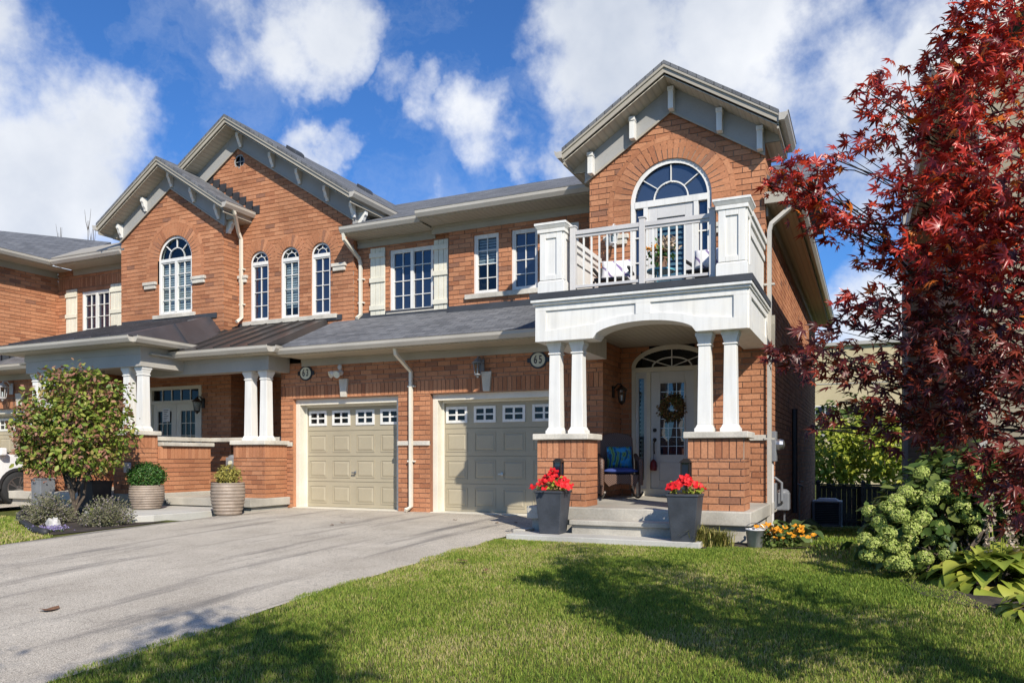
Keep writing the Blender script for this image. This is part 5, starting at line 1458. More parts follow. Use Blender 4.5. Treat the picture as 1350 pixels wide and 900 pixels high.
# shrub in the background bed behind the maple
# ---------------- ornamental grass, flowers at the porch corner
def blades_clump(name,label,cat,c,n,h,mat,spread=.15,lean=.7,w=.006,group=None,parent=None,tuft=None):
    gz=g(c[0],c[1]) if len(c)<3 else c[2]
    t=thing(name,label,cat,(c[0],c[1],gz),group); Vs=[];Fs=[]
    for i in range(n):
        a=random.uniform(0,2*PI); b0=np.array([c[0]+random.gauss(0,spread*.4),c[1]+random.gauss(0,spread*.4),gz]); hh=h*random.uniform(.6,1.1); l=hh*lean*random.uniform(.2,1.2)
        d=np.array([math.cos(a),math.sin(a),0]); s_=np.array([-math.sin(a),math.cos(a),0])*w
        p1=b0+d*l*.3+np.array([0,0,hh*.65]); p2=b0+d*l+np.array([0,0,hh*(1-.35*min(1,l/hh))])
        o=len(Vs)*1
        Vs+= [b0-s_,b0+s_,p1+s_*.8,p1-s_*.8,p2]; Fs.append((o,o+1,o+2,o+3))
    V=np.array(Vs); q=np.array(Fs); tr_=np.stack([q[:,3],q[:,2],q[:,0]+4],1)
    np_mesh('foliage',V,[q,tr_],M[mat],t)
    if tuft:
        tips=V[4::5]; k=RNG.choice(len(tips),min(len(tips),tuft[1]),replace=False); pos=np.repeat(tips[k],6,0)+RNG.normal(size=(len(k)*6,3))*.014
        leaves('bloom',tuft[0],t,pos,rand_dirs(len(pos)),rand_dirs(len(pos)),RNG.uniform(.012,.022,len(pos)),PETAL)
    return t
blades_clump('ornamental_grass','yellowish ornamental grass clump in front of the right porch pedestal','plant',(-1.93,9.55),420,.30,'fountain',.22,1.1,.006)
blades_clump('ornamental_grass','greener ornamental grass clump beside the white pail','plant',(-1.68,9.55),360,.26,'fountain',.2,1.2,.006)
t=thing('yellow_flowers','clump of orange-yellow daisy flowers by the white pail','flowers',(-.97,9.82,g(-.97,9.82)))
gz=g(-.97,9.82)
pos=np.array([[-.97+random.gauss(0,.15),9.80+random.gauss(0,.10),gz+random.uniform(.10,.27)] for _ in range(34)]); pp=np.repeat(pos,9,0)
for k in range(len(pos)):
    q_=pp[k*9:k*9+9]; leaves('flower','orange',t,q_,np.tile(np.array([.1,-.5,.8]),(9,1))+rand_dirs(9)*.25,rand_dirs(9),RNG.uniform(.028,.04,9),PETAL)
leaf_cloud('foliage','leaf_green',t,[((-.97,9.82,gz+.1),(.2,.15,.12))],260,.07,per=3)
t=thing('pail','white pail half hidden in the plants at the porch corner','pail',(-1.25,9.72,g(-1.25,9.72)))
gz=g(-1.25,9.72); b=MB(); b.lathe([(.085,-.02),(.11,.20),(.116,.20),(.116,.215),(.105,.215),(.085,.02)],(-1.25,9.72,gz),20); o=b.build('bucket',M['pail'],t,smooth=True)
b=MB(); b.tube([(-1.25+.114*math.cos(a),9.72-.02,gz+.2+.09*math.sin(a)) for a in [PI*i/10 for i in range(11)]],.004,5); b.build('handle',M['steel'],t)

# ---------------- left bed plants
def mound(name,label,cat,c,r,h,n,mat,tips,group=None):
    gz=g(c[0],c[1]); t=thing(name,label,cat,(c[0],c[1],gz),group)
    d=rand_dirs(n*2); d=d[d[:,2]>.02][:n]; n=len(d)
    b0=np.stack([c[0]+RNG.normal(size=n)*.09,c[1]+RNG.normal(size=n)*.09,np.full(n,gz)],1)
    rr=RNG.uniform(.45,1.08,n)[:,None]
    tip=np.array([c[0],c[1],gz+.02])+d*rr*np.array([r,r,h])
    mid=b0*.5+tip*.5+np.array([0,0,1])*.07*h+RNG.normal(size=(n,3))*.02
    s_=np.cross(d,rand_dirs(n)); s_/=np.linalg.norm(s_,axis=1)[:,None]; s_*=.0042
    V=np.stack([b0-s_,b0+s_,mid+s_,mid-s_,tip],1).reshape(-1,3); b=np.arange(n)[:,None]*5
    np_mesh('foliage',V,[np.concatenate([b,b+1,b+2,b+3],1),np.concatenate([b+3,b+2,b+4],1)],M[mat],t)
    q=np.repeat(tip,4,0)-d.repeat(4,0)*RNG.uniform(0,.07,(n*4,1)); 
    leaves('flower_spike',tips,t,q,rand_dirs(n*4),d.repeat(4,0)+rand_dirs(n*4)*.6,RNG.uniform(.016,.03,n*4),PETAL)
    return t
mound('lavender_shrub','grey-green faded lavender mound just behind the black edging','shrub',(-12.5,8.5),.46,.50,1100,'lavender','lavender')
mound('lavender_shrub','grey-green faded lavender mound beside the raised entry walk','shrub',(-11.22,8.62),.44,.48,1000,'lavender','lavender')
t=blades_clump('violet_flowers','low violet flowers spilling over the bed edging beside the white stone','flowers',(-11.35,7.74),120,.09,'leaf_green',.3,1.2,.006,tuft=('violet',110))
blades_clump('leafy_sprout','bright green leafy sprout between the two lavender shrubs','plant',(-11.85,8.9),60,.3,'leaf_lime',.15,.6,.014)
c=(-11.62,7.98); gz=g(*c); b=MB(); b.ball((c[0],c[1],gz+.08),(.13,.09,.09),9,6); o=b.build('white_rock',M['rock'],off=Vector((c[0],c[1],gz))); o.location=(c[0],c[1],gz); tag(o,'white rock at the front of the left flower bed','rock')
for v in o.data.vertices: v.co*=1+random.uniform(-.18,.18)
e=MB(); pts=[(-15.2,9.9),(-14.6,9.45),(-14.2,9.12),(-13.6,8.72),(-12.8,8.27),(-12,7.86),(-11.3,7.52),(-10.95,7.42)]
e.tube([(x,y,g(x,y)+.05) for x,y in pts],.055,8); o=e.build('bed_edging',M['plastic'],smooth=True); tag(o,'black rounded plastic edging round the left flower bed','edging')

# ================================================================== planters
def square_planter(name,label,x,y,z0,h,wt,wb,mat,group=None):
    t=thing(name,label,'planter',(x,y,z0),group)
    b=MB(); b.frustum(x,y,z0,z0+h-.03,wb,wt-.02); b.frustum(x,y,z0+h-.03,z0+h,wt,wt); 
    b.build('pot',M[mat],t,bevel=.008)
    s=MB(); s.frustum(x,y,z0+h+.001,z0+h+.008,wt-.05,wt-.05); s.build('soil',M['soil'],t)
    return t
PL=[(-3.83,9.60,.012,'tall slate-grey planter at the left of the porch step'),(-2.03,9.42,.012,'tall slate-grey planter at the right of the porch step')]
FL=['bright red bedding flowers filling the planter left of the porch step','bright red bedding flowers filling the planter right of the porch step']
LN=['dark framed garden lantern standing among the red flowers left of the step','dark framed garden lantern with pale glints behind the red flowers right of the step']
for i,(x,y,z,lb) in enumerate(PL):
    square_planter('square_planter',lb,x,y,z,.57,.39,.28,'planter','slate planters flanking the porch step')
    zt=z+.57
    t=thing('red_flowers',FL[i],'flowers',(x,y,zt),'red flowers in the slate planters')
    n=62; pos=[]
    for k in range(n):
        a=random.uniform(0,2*PI); r=random.uniform(0,.29 if i==0 else .26); h=.07+(.25-r)*(.9 if i==0 else .55)*random.uniform(.6,1.1)
        pos.append((x+math.cos(a)*r*1.05,y+math.sin(a)*r*.9-.02,zt+h))
    pos=np.array(pos); out=pos-np.array([x,y+.1,zt-.15]); out/=np.linalg.norm(out,axis=1)[:,None]
    nr=out+np.array([.1,-.5,.2])
    V=np.repeat(pos,6,0); nn=np.repeat(nr,6,0)+rand_dirs(n*6)*.35
    for k in range(n):
        s_=slice(k*6,k*6+6); leaves('flower','red',t,V[s_],nn[s_],rand_dirs(6),RNG.uniform(.036,.052,6),PETAL)
    leaf_cloud('foliage','leaf_lime',t,[((x,y,zt+.06),(.19,.17,.07))],150,.055,per=3,spread=.03,shell=.7)
    lx,ly=(x-.0+.03,y+.12) if i==0 else (x-.02,y+.15)
    t=thing('garden_lantern',LN[i],'lantern',(lx,ly,zt),'lanterns in the slate planters')
    z0=zt+.16; h=.22; w=.05
    b=MB(); b.box(lx-.008,lx+.008,ly-.008,ly+.008,zt-.1,z0)
    for sx in (-1,1):
        for sy in (-1,1): b.box(lx+sx*w-.008,lx+sx*w+.008,ly+sy*w-.008,ly+sy*w+.008,z0,z0+h)
    b.box(lx-w-.014,lx+w+.014,ly-w-.014,ly+w+.014,z0-.02,z0-.001); b.frustum(lx,ly,z0+h+.001,z0+h+.05,2*w+.05,.05)
    b.build('frame',M['bronze'],t)
    p=MB(); p.box(lx-w+.004,lx+w-.004,ly-w+.004,ly+w-.004,z0,z0+h); p.build('pane',M['glass'],t)
def ribbed_pot(label,x,y,z0,h,r,group):
    t=thing('ribbed_planter',label,'planter',(x,y,z0),group)
    prof=[(r*.55,0)]; n=9
    for k in range(n):
        u0=k/n; u1=(k+1)/n
        rr=lambda u: r*(.66+.40*math.sin(PI*(.12+.52*u)))*(.93 if True else 1)
        a,b_=rr(u0),rr(u1)
        prof+=[(a*.985,h*u0+.004),(a*1.02,h*(u0+(u1-u0)*.2)),((a+b_)/2*1.035,h*(u0+u1)/2),(b_*1.02,h*(u0+(u1-u0)*.85)),(b_*.985,h*u1)]
    rt=prof[-1][0]; prof+=[(rt+.012,h+.004),(rt+.012,h+.03),(rt-.03,h+.03),(rt-.035,h-.04)]
    b=MB(); b.lathe(prof,(x,y,z0),36); b.build('pot',M['ribbed'],t,smooth=True)
    s=MB(); s.lathe([(rt-.04,h-.03),(.01,h-.02)],(x,y,z0),20); s.build('soil',M['soil'],t)
    return t
GP_='striped ceramic planters at the middle house entry'
p1=(-10.62,10.62); z1=g(*p1)+.004; ribbed_pot('tall tapering striped ceramic planter beside the left garage door',p1[0],p1[1],z1,.56,.30,GP_)
bush('golden_shrub','small golden-leaved shrub growing in the planter by the left garage door','shrub',(p1[0],p1[1],z1+.72),(.2,.2,.17),'leaf_gold',1600,.045,stem=False,spread=.03,base=z1+.55)
p2=(-12.42,10.38); ribbed_pot('squat striped ceramic planter in front of the middle house porch pedestal',p2[0],p2[1],.047,.42,.31,GP_)
bush('boxwood_ball','round clipped green boxwood growing in the squat striped planter','shrub',(p2[0],p2[1],.047+.62),(.33,.33,.24),'leaf_box',6500,.036,stem=False,spread=.022,shell=.7,base=.047+.42)
c=atd(125,655,15.0); square_planter('square_planter','black square planter behind the small tree',c.x,c.y,g(c.x,c.y)+.02,.58,.46,.36,'plastic')
bush('dark_shrub','low dark reddish shrub growing in the black planter behind the small tree','shrub',(c.x,c.y,g(c.x,c.y)+.68),(.25,.22,.14),'leaf_pink',240,.06,stem=False)
c=atd(57,640,16.2); square_planter('square_planter','weathered grey square planter beside the white car',c.x,c.y,g(c.x,c.y)+.02,.60,.34,.30,'greybox')
bush('red_shrub','low rust-red plant growing in the grey planter beside the car','shrub',(c.x,c.y,g(c.x,c.y)+.72),(.25,.25,.14),'leaf_pink',260,.06,stem=False)
# ================================================================== fixtures on the houses
def lantern_lamp(label,x,y,z,mat='bronze',face='y',group=None,sc=1.0):
    """wall lantern: back plate, arm, roofed glass cage"""
    t=thing('wall_lamp',label,'lamp',(x,y,z),group)
    o=(0,-1) if face=='y' else (1,0)
    P=lambda d,s,h: (x+o[0]*d+ (s if face=='y' else 0), y+o[1]*d+(0 if face=='y' else s), z+h)
    b=MB(); 
    if face=='y': b.box(x-.045*sc,x+.045*sc,y-.02,y-.001,z-.08*sc,z+.1*sc)
    else: b.box(x+.001,x+.02,y-.045*sc,y+.045*sc,z-.08*sc,z+.1*sc)
    b.tube([P(.02,0,.06*sc),P(.08*sc,0,.13*sc),P(.14*sc,0,.12*sc),P(.15*sc,0,.08*sc)],.012*sc,6); b.build('bracket',M[mat],t)
    cx,cy,_=P(.15*sc,0,0)
    c=MB(); c.lathe([(.008,.11),(.02,.10),(.075,.05),(.095,.035),(.09,.025),(.05,.03)] if sc==1 else [(.008*sc,.11*sc),(.02*sc,.10*sc),(.075*sc,.05*sc),(.095*sc,.035*sc),(.09*sc,.025*sc),(.05*sc,.03*sc)],(cx,cy,z),10)
    for k in range(6):
        a=2*PI*k/6; c.tube([(cx+.072*sc*math.cos(a),cy+.072*sc*math.sin(a),z+.03*sc),(cx+.048*sc*math.cos(a),cy+.048*sc*math.sin(a),z-.14*sc)],.006*sc,4)
    c.lathe([(.052*sc,-.14*sc),(.055*sc,-.155*sc),(.025*sc,-.175*sc),(.008*sc,-.2*sc)],(cx,cy,z),10); c.build('cage',M[mat],t)
    p=MB(); p.lathe([(.046*sc,-.138*sc),(.069*sc,.028*sc)],(cx,cy,z),6); p.build('pane',M['glass_clear'],t)
    q=MB(); q.tube([(cx,cy,z-.13*sc),(cx,cy,z-.05*sc)],.012*sc,8); q.build('bulb',M['white'],t)
    return t
lantern_lamp('dark wall lantern above the right garage door keystone',-6.30,YG-.051,2.66,'greybox',sc=1.15)
lantern_lamp('dark wall lantern on the brick side of the right porch entry',-4.05,12.95,2.15,'bronze',face='x',sc=1.1)
lantern_lamp('pale grey wall lantern beside the arched balcony door',-3.72,YF-.001,4.62,'rail',sc=1.15)
c=at(268,524,13.44); lantern_lamp('dark wall lantern beside the double doors of the middle house',c.x,13.439,2.28,'bronze',sc=1.25)
c=at(18,512,YG); lantern_lamp('pale wall lantern above the garage door of the left house',c.x,YG-.051,2.72,'rail',sc=1.5)
# twin flood lamp
t=thing('flood_lamp','white twin-head flood lamp above the left garage door keystone','lamp',(-9.40,YG,2.66))
b=MB(); b.lathe([(.055,0),(.055,-.03),(.03,-.045)],(-9.40,YG-.051,2.68),14,'y'); b.ball((-9.38,YG-.12,2.78),(.045,.045,.06),10,8); b.build('base',M['rail'],t)
for a,bv in (((-9.44,YG-.1,2.70),(-.30,-.45,-.25)),((-9.36,YG-.1,2.68),(.03,-.5,-.18))):
    b=MB(); A=Vector(a); v=Vector(bv).normalized(); b.tube([A,A+v*.05,A+v*.12,A+v*.18],[.02,.032,.058,.07],14); h=b.build('lamp_head',M['white'],t)
    b=MB(); b.tube([A+v*.175,A+v*.184],[.063,.063],14); b.build('lens',M['signface'],h)
# house number signs
def number_sign(label,x,y,z,txt):
    t=thing('house_number_sign',label,'sign',(x,y,z),'oval house number signs beside the garages')
    rx_,rz_=.135,.125
    def ov(a,b_,y0,y1,mb):
        n=28; mb.prism([(x+a*math.cos(2*PI*i/n),y0,z+b_*math.sin(2*PI*i/n)) for i in range(n)],(0,y1-y0,0))
    b=MB(); ov(rx_+.028,rz_+.028,y-.022,y-.001,b); b.box(x-rx_-.075,x+rx_+.075,y-.018,y-.002,z-.04,z+.04); b.build('plaque',M['black'],t,bevel=.004)
    b=MB(); ov(rx_-.004,rz_-.004,y-.028,y-.0221,b); b.build('sign_face',M['signface'],t)
    if txt:
        for i,chr_ in enumerate(txt):
            cu=bpy.data.curves.new('numeral','FONT'); cu.body=chr_; cu.size=.185; cu.extrude=.002; cu.offset=.0025; cu.align_x='CENTER'; cu.align_y='CENTER'
            o=bpy.data.objects.new('numeral_source',cu); COL.objects.link(o)
            dg=bpy.context.evaluated_depsgraph_get(); me=bpy.data.meshes.new_from_object(o.evaluated_get(dg)); bpy.data.objects.remove(o)
            n_=link_mesh('numeral',me,M['ink'],t); n_.rotation_euler=(PI/2,0,0); n_.scale=(.72,1.05,1); n_.location=(-.047+.094*i,-.031,0)
    return t
number_sign('oval black-rimmed house number sign reading 65 beside the right garage door',-5.22,YG,2.715,'65')
number_sign('oval black-rimmed house number sign reading 63 beside the left garage door',-10.30,YG,2.715,'63')
c=at(54,506,YG); number_sign('oval house number sign half hidden behind the far left porch columns',c.x,YG,c.z,'')
# notice on the double doors
c=at(219,547,13.43); b=MB(); b.box(c.x-.12,c.x+.12,13.435,13.440,c.z-.16,c.z+.16); b.mat(1)
for i in range(6): b.box(c.x-.09,c.x+.07-(i%3)*.03,13.4335,13.4349,c.z+.11-i*.045,c.z+.125-i*.045)
o=b.build('paper_notice',[M['paper'],M['ink']],off=Vector((c.x,13.43,c.z))); o.location=(c.x,13.43,c.z); tag(o,'white paper notice taped to the left leaf of the double doors','notice')
# wreath and red ornament on the front door
t=thing('wreath','round autumn wreath of orange and olive leaves on the glass front door','wreath',(-3.12,13.40,1.88))
a=RNG.uniform(0,2*np.pi,900); rr=.165+RNG.normal(size=900)*.04
pos=np.stack([-3.12+rr*np.cos(a),13.385+RNG.normal(size=900)*.02,1.88+rr*np.sin(a)],1)
leaves('leaf_ring','wreath',t,pos,np.tile(np.array([0,-1,0]),(900,1))+rand_dirs(900)*.7,rand_dirs(900),RNG.uniform(.03,.055,900),OVAL)
b=MB(); b.tube([(-3.12+.165*math.cos(2*PI*i/24),13.40,1.88+.165*math.sin(2*PI*i/24)) for i in range(25)],.02,6); b.build('ring',M['bark'],t)
t=thing('door_ornament','dark red ornament hanging from the front door handle','ornament',(-3.43,13.36,1.05))
b=MB(); b.tube([(-3.43,13.355,1.12),(-3.43,13.345,.98)],.004,5); b.build('cord',M['ink'],t); b=MB(); b.lathe([(.01,.99-1.05),(.03,.975-1.05),(.055,.94-1.05),(.065,.86-1.05),(.06,.80-1.05),(.04,.79-1.05)],(-3.43,13.34,1.05),12); b.build('lantern_body',M['redtag'],t,smooth=True)
# ---------------- rocking chair
def rocking_chair():
    t=thing('rocking_chair','brown wicker rocking chair on the porch with blue seat cushion','chair',(0,0,0))
    b=MB(); b.box(-.28,.28,-.27,.25,.36,.41); b.build('seat',M['wicker'],t,bevel=.02)
    b=MB(); n=14
    b.prism([(-.28,.25,.41),(.28,.25,.41),(.27,.38,1.0),(.20,.40,1.07),(0,.405,1.10),(-.20,.40,1.07),(-.27,.38,1.0)],(0,.045,0)); b.build('backrest',M['wicker'],t,bevel=.015)
    b=MB(); b.prism([(-.27,-.285,.40),(.27,-.285,.40),(.27,-.285,.30),(.2,-.285,.22),(.1,-.285,.26),(-.1,-.285,.26),(-.2,-.285,.22),(-.27,-.285,.30)],(0,.02,0)); b.build('apron',M['wicker'],t)
    for s in (-1,1):
        b=MB(); x=s*.31; b.tube([(x,-.30,.24),(x,-.31,.50),(x,-.27,.62),(x,-.1,.645),(x,.15,.66),(x,.33,.72)],[.03,.032,.04,.042,.04,.032],8); b.prism([(x-.012,-.28,.36),(x-.012,.27,.36),(x-.012,.3,.66),(x-.012,-.26,.62)],(.024,0,0)); b.build('arm',M['wicker'],t,smooth=False)
        for y in (-.24,.24):
            b=MB(); b.tube([(x*.93,y,.40),(x*.95,y*1.05,.075)],.018,8); b.build('leg',M['wicker'],t)
        b=MB(); b.tube([(x*.95,.62*(i/12*2-1)+.05,.028+.11*(i/12*2-1)**2) for i in range(13)],.017,8); b.build('rocker',M['bronze'],t)
    return t
ch=rocking_chair(); ch.location=(-3.69,12.15,.342); ch.rotation_euler=(0,0,R(24))
def softbox(name,label,cat,sx,sy,sz,mat,loc,rot,group=None):
    bm=bmesh.new(); bmesh.ops.create_cube(bm,size=1); bmesh.ops.subdivide_edges(bm,edges=bm.edges[:],cuts=6,use_grid_fill=True)
    for v in bm.verts:
        u=v.co*2; px=1-abs(u.x)**6*.0; k=(1-abs(u.x)**3)*(1-abs(u.y)**3)
        edge=max(abs(u.x),abs(u.y))
        z=u.z*(.22+.78*max(0,k)**.5); pin=1-.06*(1-abs(u.x)**2)*abs(u.y)-.0; pinx=1-.06*(1-abs(u.y)**2)*abs(u.x)
        v.co=Vector((u.x*pinx*sx/2,u.y*pin*sy/2,z*sz/2))
    me=bpy.data.meshes.new(name); bm.to_mesh(me); bm.free(); o=link_mesh(name,me,M[mat],None,True); o.location=loc; o.rotation_euler=rot
    return tag(o,label,cat,group)
def onchair(p,c=ch):
    a=c.rotation_euler[2]; return (c.location[0]+p[0]*math.cos(a)-p[1]*math.sin(a),c.location[1]+p[0]*math.sin(a)+p[1]*math.cos(a),c.location[2]+p[2])
softbox('seat_cushion','blue cushion on the seat of the wicker rocking chair','cushion',.54,.50,.10,'navy',onchair((0,-.02,.465)),(0,0,R(24)))
softbox('throw_pillow','tropical leaf print pillow in teal and green leaning on the rocking chair back','pillow',.42,.36,.15,'tropic',onchair((.02,.14,.68)),(R(78),0,R(24)))
# ---------------- balcony furniture
def patio_chair(label,x,y,rz):
    t=thing('patio_chair',label,'chair',(0,0,0),'balcony chairs behind the railing')
    b=MB(); b.box(-.25,.25,-.24,.24,.30,.34); b.build('seat',M['plastic'],t,bevel=.01)
    b=MB(); b.prism([(-.25,.22,.34),(.25,.22,.34),(.25,.30,.62),(-.25,.30,.62)],(0,.03,0)); b.build('backrest',M['plastic'],t,bevel=.01)
    for s in (-1,1):
        b=MB(); b.box(s*.26-.02,s*.26+.02,-.24,.28,.46,.49); b.build('arm',M['plastic'],t)
        for yy in (-.22,.22): b=MB(); b.tube([(s*.25,yy,.30 if yy<0 else .32),(s*.27,yy*1.05,0)],.016,6); b.build('leg',M['plastic'],t)
    t.location=(x,y,3.331); t.rotation_euler=(0,0,rz); return t
p1=patio_chair('dark balcony chair at the left behind the railing',-3.48,11.15,R(8))
p2=patio_chair('dark balcony chair at the right behind the railing',-2.08,11.15,R(-8))
softbox('throw_pillow','white pillow with purple strokes on the left balcony chair','pillow',.46,.34,.14,'cushion',onchair((.04,.06,.50),p1),(R(72),0,R(8)))
softbox('throw_pillow','white pillow with purple strokes on the right balcony chair','pillow',.46,.34,.14,'cushion',onchair((0,.06,.52),p2),(R(72),0,R(-8)))
t=thing('side_table','small aqua side table on the balcony between two chairs','table',(-2.72,11.0,3.331))
b=MB(); b.lathe([(.2,.36),(.2,.385)],(-2.72,11.0,3.331),20); b.build('table_top',M['aqua'],t)
for k in range(3):
    a=2*PI*k/3+.4; b=MB(); b.tube([(-2.72+.12*math.cos(a),11+.12*math.sin(a),3.331+.36),(-2.72+.17*math.cos(a),11+.17*math.sin(a),3.331)],.012,6); b.build('leg',M['aqua'],t)
t=thing('potted_flowers','brown pot of orange flowers and silver leaves on the balcony side table','flowers',(-2.72,11.0,3.716))
b=MB(); b.lathe([(.07,0),(.105,.15),(.115,.15),(.115,.17),(.09,.17)],(-2.72,11.0,3.716),18); b.build('pot',M['terra'],t)
leaf_cloud('foliage','leaf_box',t,[((-2.72,11,3.716+.24),(.15,.13,.10))],200,.07,per=3)
q=np.array([[-2.80+random.gauss(0,.07),10.95+random.gauss(0,.05),3.716+.29+random.uniform(-.05,.06)] for _ in range(14)]); q=np.repeat(q,7,0)
for k in range(14):
    q_=q[k*7:k*7+7]; leaves('flower','orange',t,q_,np.tile(np.array([0,-.7,.6]),(7,1))+rand_dirs(7)*.5,rand_dirs(7),RNG.uniform(.03,.042,7),PETAL)
q=np.array([[-2.62+random.gauss(0,.06),10.98+random.gauss(0,.05),3.716+.33+random.uniform(-.08,.10)] for _ in range(90)])
leaves('silver_leaf','plume',t,q,rand_dirs(90),rand_dirs(90)+np.array([0,0,.9]),RNG.uniform(.05,.09,90),OVAL)
# ---------------- meters and services on the side wall
x=XR
t=thing('electric_meter','grey electric meter box with round dial and conduits on the brick side wall','meter',(x,12.42,1.18))
b=MB(); b.box(x+.001,x+.13,12.28,12.52,.96,1.42); b.build('box',M['greybox'],t,bevel=.008)
b=MB(); b.lathe([(.085,0),(.085,.05),(.07,.10),(.03,.12)],(x+.13,12.40,1.22),18,'x'); b.build('dial',M['steel'],t)
for yy in (12.33,12.47): b=MB(); b.tube([(x+.06,yy,.96),(x+.06,yy,-.25)],.025,8); b.build('conduit',M['rail'],t)
t=thing('gas_meter','dark gas meter with pipes low on the brick side wall','meter',(x+.2,13.1,.4))
b=MB(); b.box(x+.06,x+.26,12.95,13.22,.18,.46); b.ball((x+.16,13.085,.46),(.10,.13,.06),12,6); b.build('body',M['greybox'],t,bevel=.02)
b=MB(); b.tube([(x+.16,12.93,.30),(x+.16,12.86,.34),(x+.16,12.86,.62),(x+.06,12.86,.70),(x-.005,12.86,.70)],.022,8); b.tube([(x+.16,13.24,.34),(x+.16,13.3,.3),(x+.16,13.3,-.3)],.022,8); b.build('pipe',M['greybox'],t)
t=thing('utility_box','small grey cable box below the electric meter','utility box',(x,12.62,.45))
b=MB(); b.box(x+.001,x+.10,12.6,12.8,.22,.62); b.build('cover',M['greybox'],t,bevel=.01); b=MB(); b.tube([(x+.05,12.7,.22),(x+.05,12.7,-.25)],.015,6); b.build('conduit',M['greybox'],t)
t=thing('water_tap','small outdoor tap with pipe on the brick side wall near the air conditioner','tap',(x,17.6,.3))
b=MB(); b.tube([(x,17.6,.45),(x+.06,17.6,.45),(x+.06,17.6,-.7)],.02,8); b.tube([(x+.06,17.6,.42),(x+.14,17.55,.40),(x+.14,17.55,.33)],.02,8); b.build('pipe',M['steel'],t); b=MB(); b.lathe([(.05,0),(.05,.015)],(x+.1,17.6,.50),10); b.build('handle',M['steel'],t)
# gas meter inside the middle porch
t=thing('gas_meter','grey gas meter in the shaded opening of the middle house porch','meter',(-12.35,12.66,.75))
b=MB(); b.box(-12.62,-12.36,12.55,12.74,.70,1.02); b.ball((-12.49,12.645,1.02),(.13,.09,.06),12,6); b.build('body',M['greybox'],t,bevel=.03)
b=MB(); b.lathe([(.05,0),(.05,-.03)],(-12.47,12.549,.90),14,'y'); b.build('dial',M['signface'],t)
b=MB(); b.tube([(-12.66,12.64,.22),(-12.66,12.64,.86),(-12.6,12.64,.9)],.02,8); b.tube([(-12.45,12.64,1.06),(-12.45,12.64,1.25)],.02,8); b.build('pipe',M['greybox'],t)
c=Vector((-13.35,10.69,.95)); t=thing('outlet_box','small grey outdoor outlet box on the middle porch pedestal','outlet',(-13.30,10.69,.85)); b=MB(); b.box(-13.37,-13.23,10.63,10.694,.72,.92); b.build('cover',M['rail'],t,bevel=.008); b=MB(); b.box(-13.36,-13.24,10.615,10.629,.83,.915); b.build('lid',M['gutter'],t)
t=thing('red_blossom','red blossom resting on the stone cap beside the middle porch columns','flowers',(-11.68,12.8,1.45)); q=np.repeat(np.array([[-11.68+random.gauss(0,.06),12.78,1.50+random.uniform(0,.08)] for _ in range(8)]),6,0); [leaves('flower','red',t,q[k*6:k*6+6],rand_dirs(6)+np.array([0,-.6,.3]),rand_dirs(6),RNG.uniform(.04,.055,6),PETAL) for k in range(8)]; leaf_cloud('foliage','leaf_green',t,[((-11.68,12.8,1.49),(.12,.09,.05))],50,.06,per=3)
# ---------------- air conditioner
ay,ax_=22.6,-1.02; z0=g(ax_,ay)
t=thing('air_conditioner','grey outdoor air conditioner unit in front of the dark fence','air conditioner',(ax_,ay,z0))
b=MB(); b.box(ax_-.37,ax_+.37,ay-.35,ay+.35,z0-.02,z0+.05); b.build('base',M['concrete'],t)
b=MB()
for sx in (-1,1):
    for sy in (-1,1): b.box(ax_+sx*.33-.035,ax_+sx*.33+.035,ay+sy*.31-.035,ay+sy*.31+.035,z0+.051,z0+.70)
b.box(ax_-.33,ax_+.33,ay-.31,ay+.31,z0+.051,z0+.12); b.build('frame',M['greybox'],t,bevel=.01)
b=MB(); b.box(ax_-.31,ax_+.31,ay-.29,ay+.29,z0+.121,z0+.69); b.build('coil',M['black'],t)
for i in range(11):
    pass
b=MB()
for i in range(11): b.box(ax_-.32,ax_+.32,ay-.325,ay-.316,z0+.15+i*.048,z0+.156+i*.048)
b.build('grille',M['greybox'],t)
b=MB(); b.box(ax_-.37,ax_+.37,ay-.35,ay+.35,z0+.701,z0+.74); b.frustum(ax_,ay,z0+.741,z0+.80,.60,.40); b.build('top',M['rail'],t,bevel=.012)
# ---------------- fence
t=thing('wooden_fence','board fence with posts, coloured dark for its shade, closing the side yard','fence',(0,24.6,g(0,24.6)))
zb=g(0,24.6); b=MB(); x0=-1.40
while x0<1.55:
    w=random.uniform(.125,.14); h=random.uniform(-.012,.012); b.box(x0,x0+w,24.6+random.uniform(-.004,.004),24.625,zb-.05,.19+h); x0+=w+random.uniform(.002,.006)
b.build('boards',M['wood'],t)
b=MB(); b.box(-1.4,1.5,24.54,24.598,.10,.19); b.box(-1.4,1.5,24.56,24.599,zb+.15,zb+.24); b.box(-1.42,1.52,24.50,24.66,.2,.24); b.build('rail',M['wood'],t)
for xx in (-1.36,-.15,.98): b=MB(); b.box(xx-.055,xx+.055,24.47,24.57,zb-.1,.30); b.frustum(xx,24.52,.301,.36,.14,.02); b.build('post',M['wood'],t)
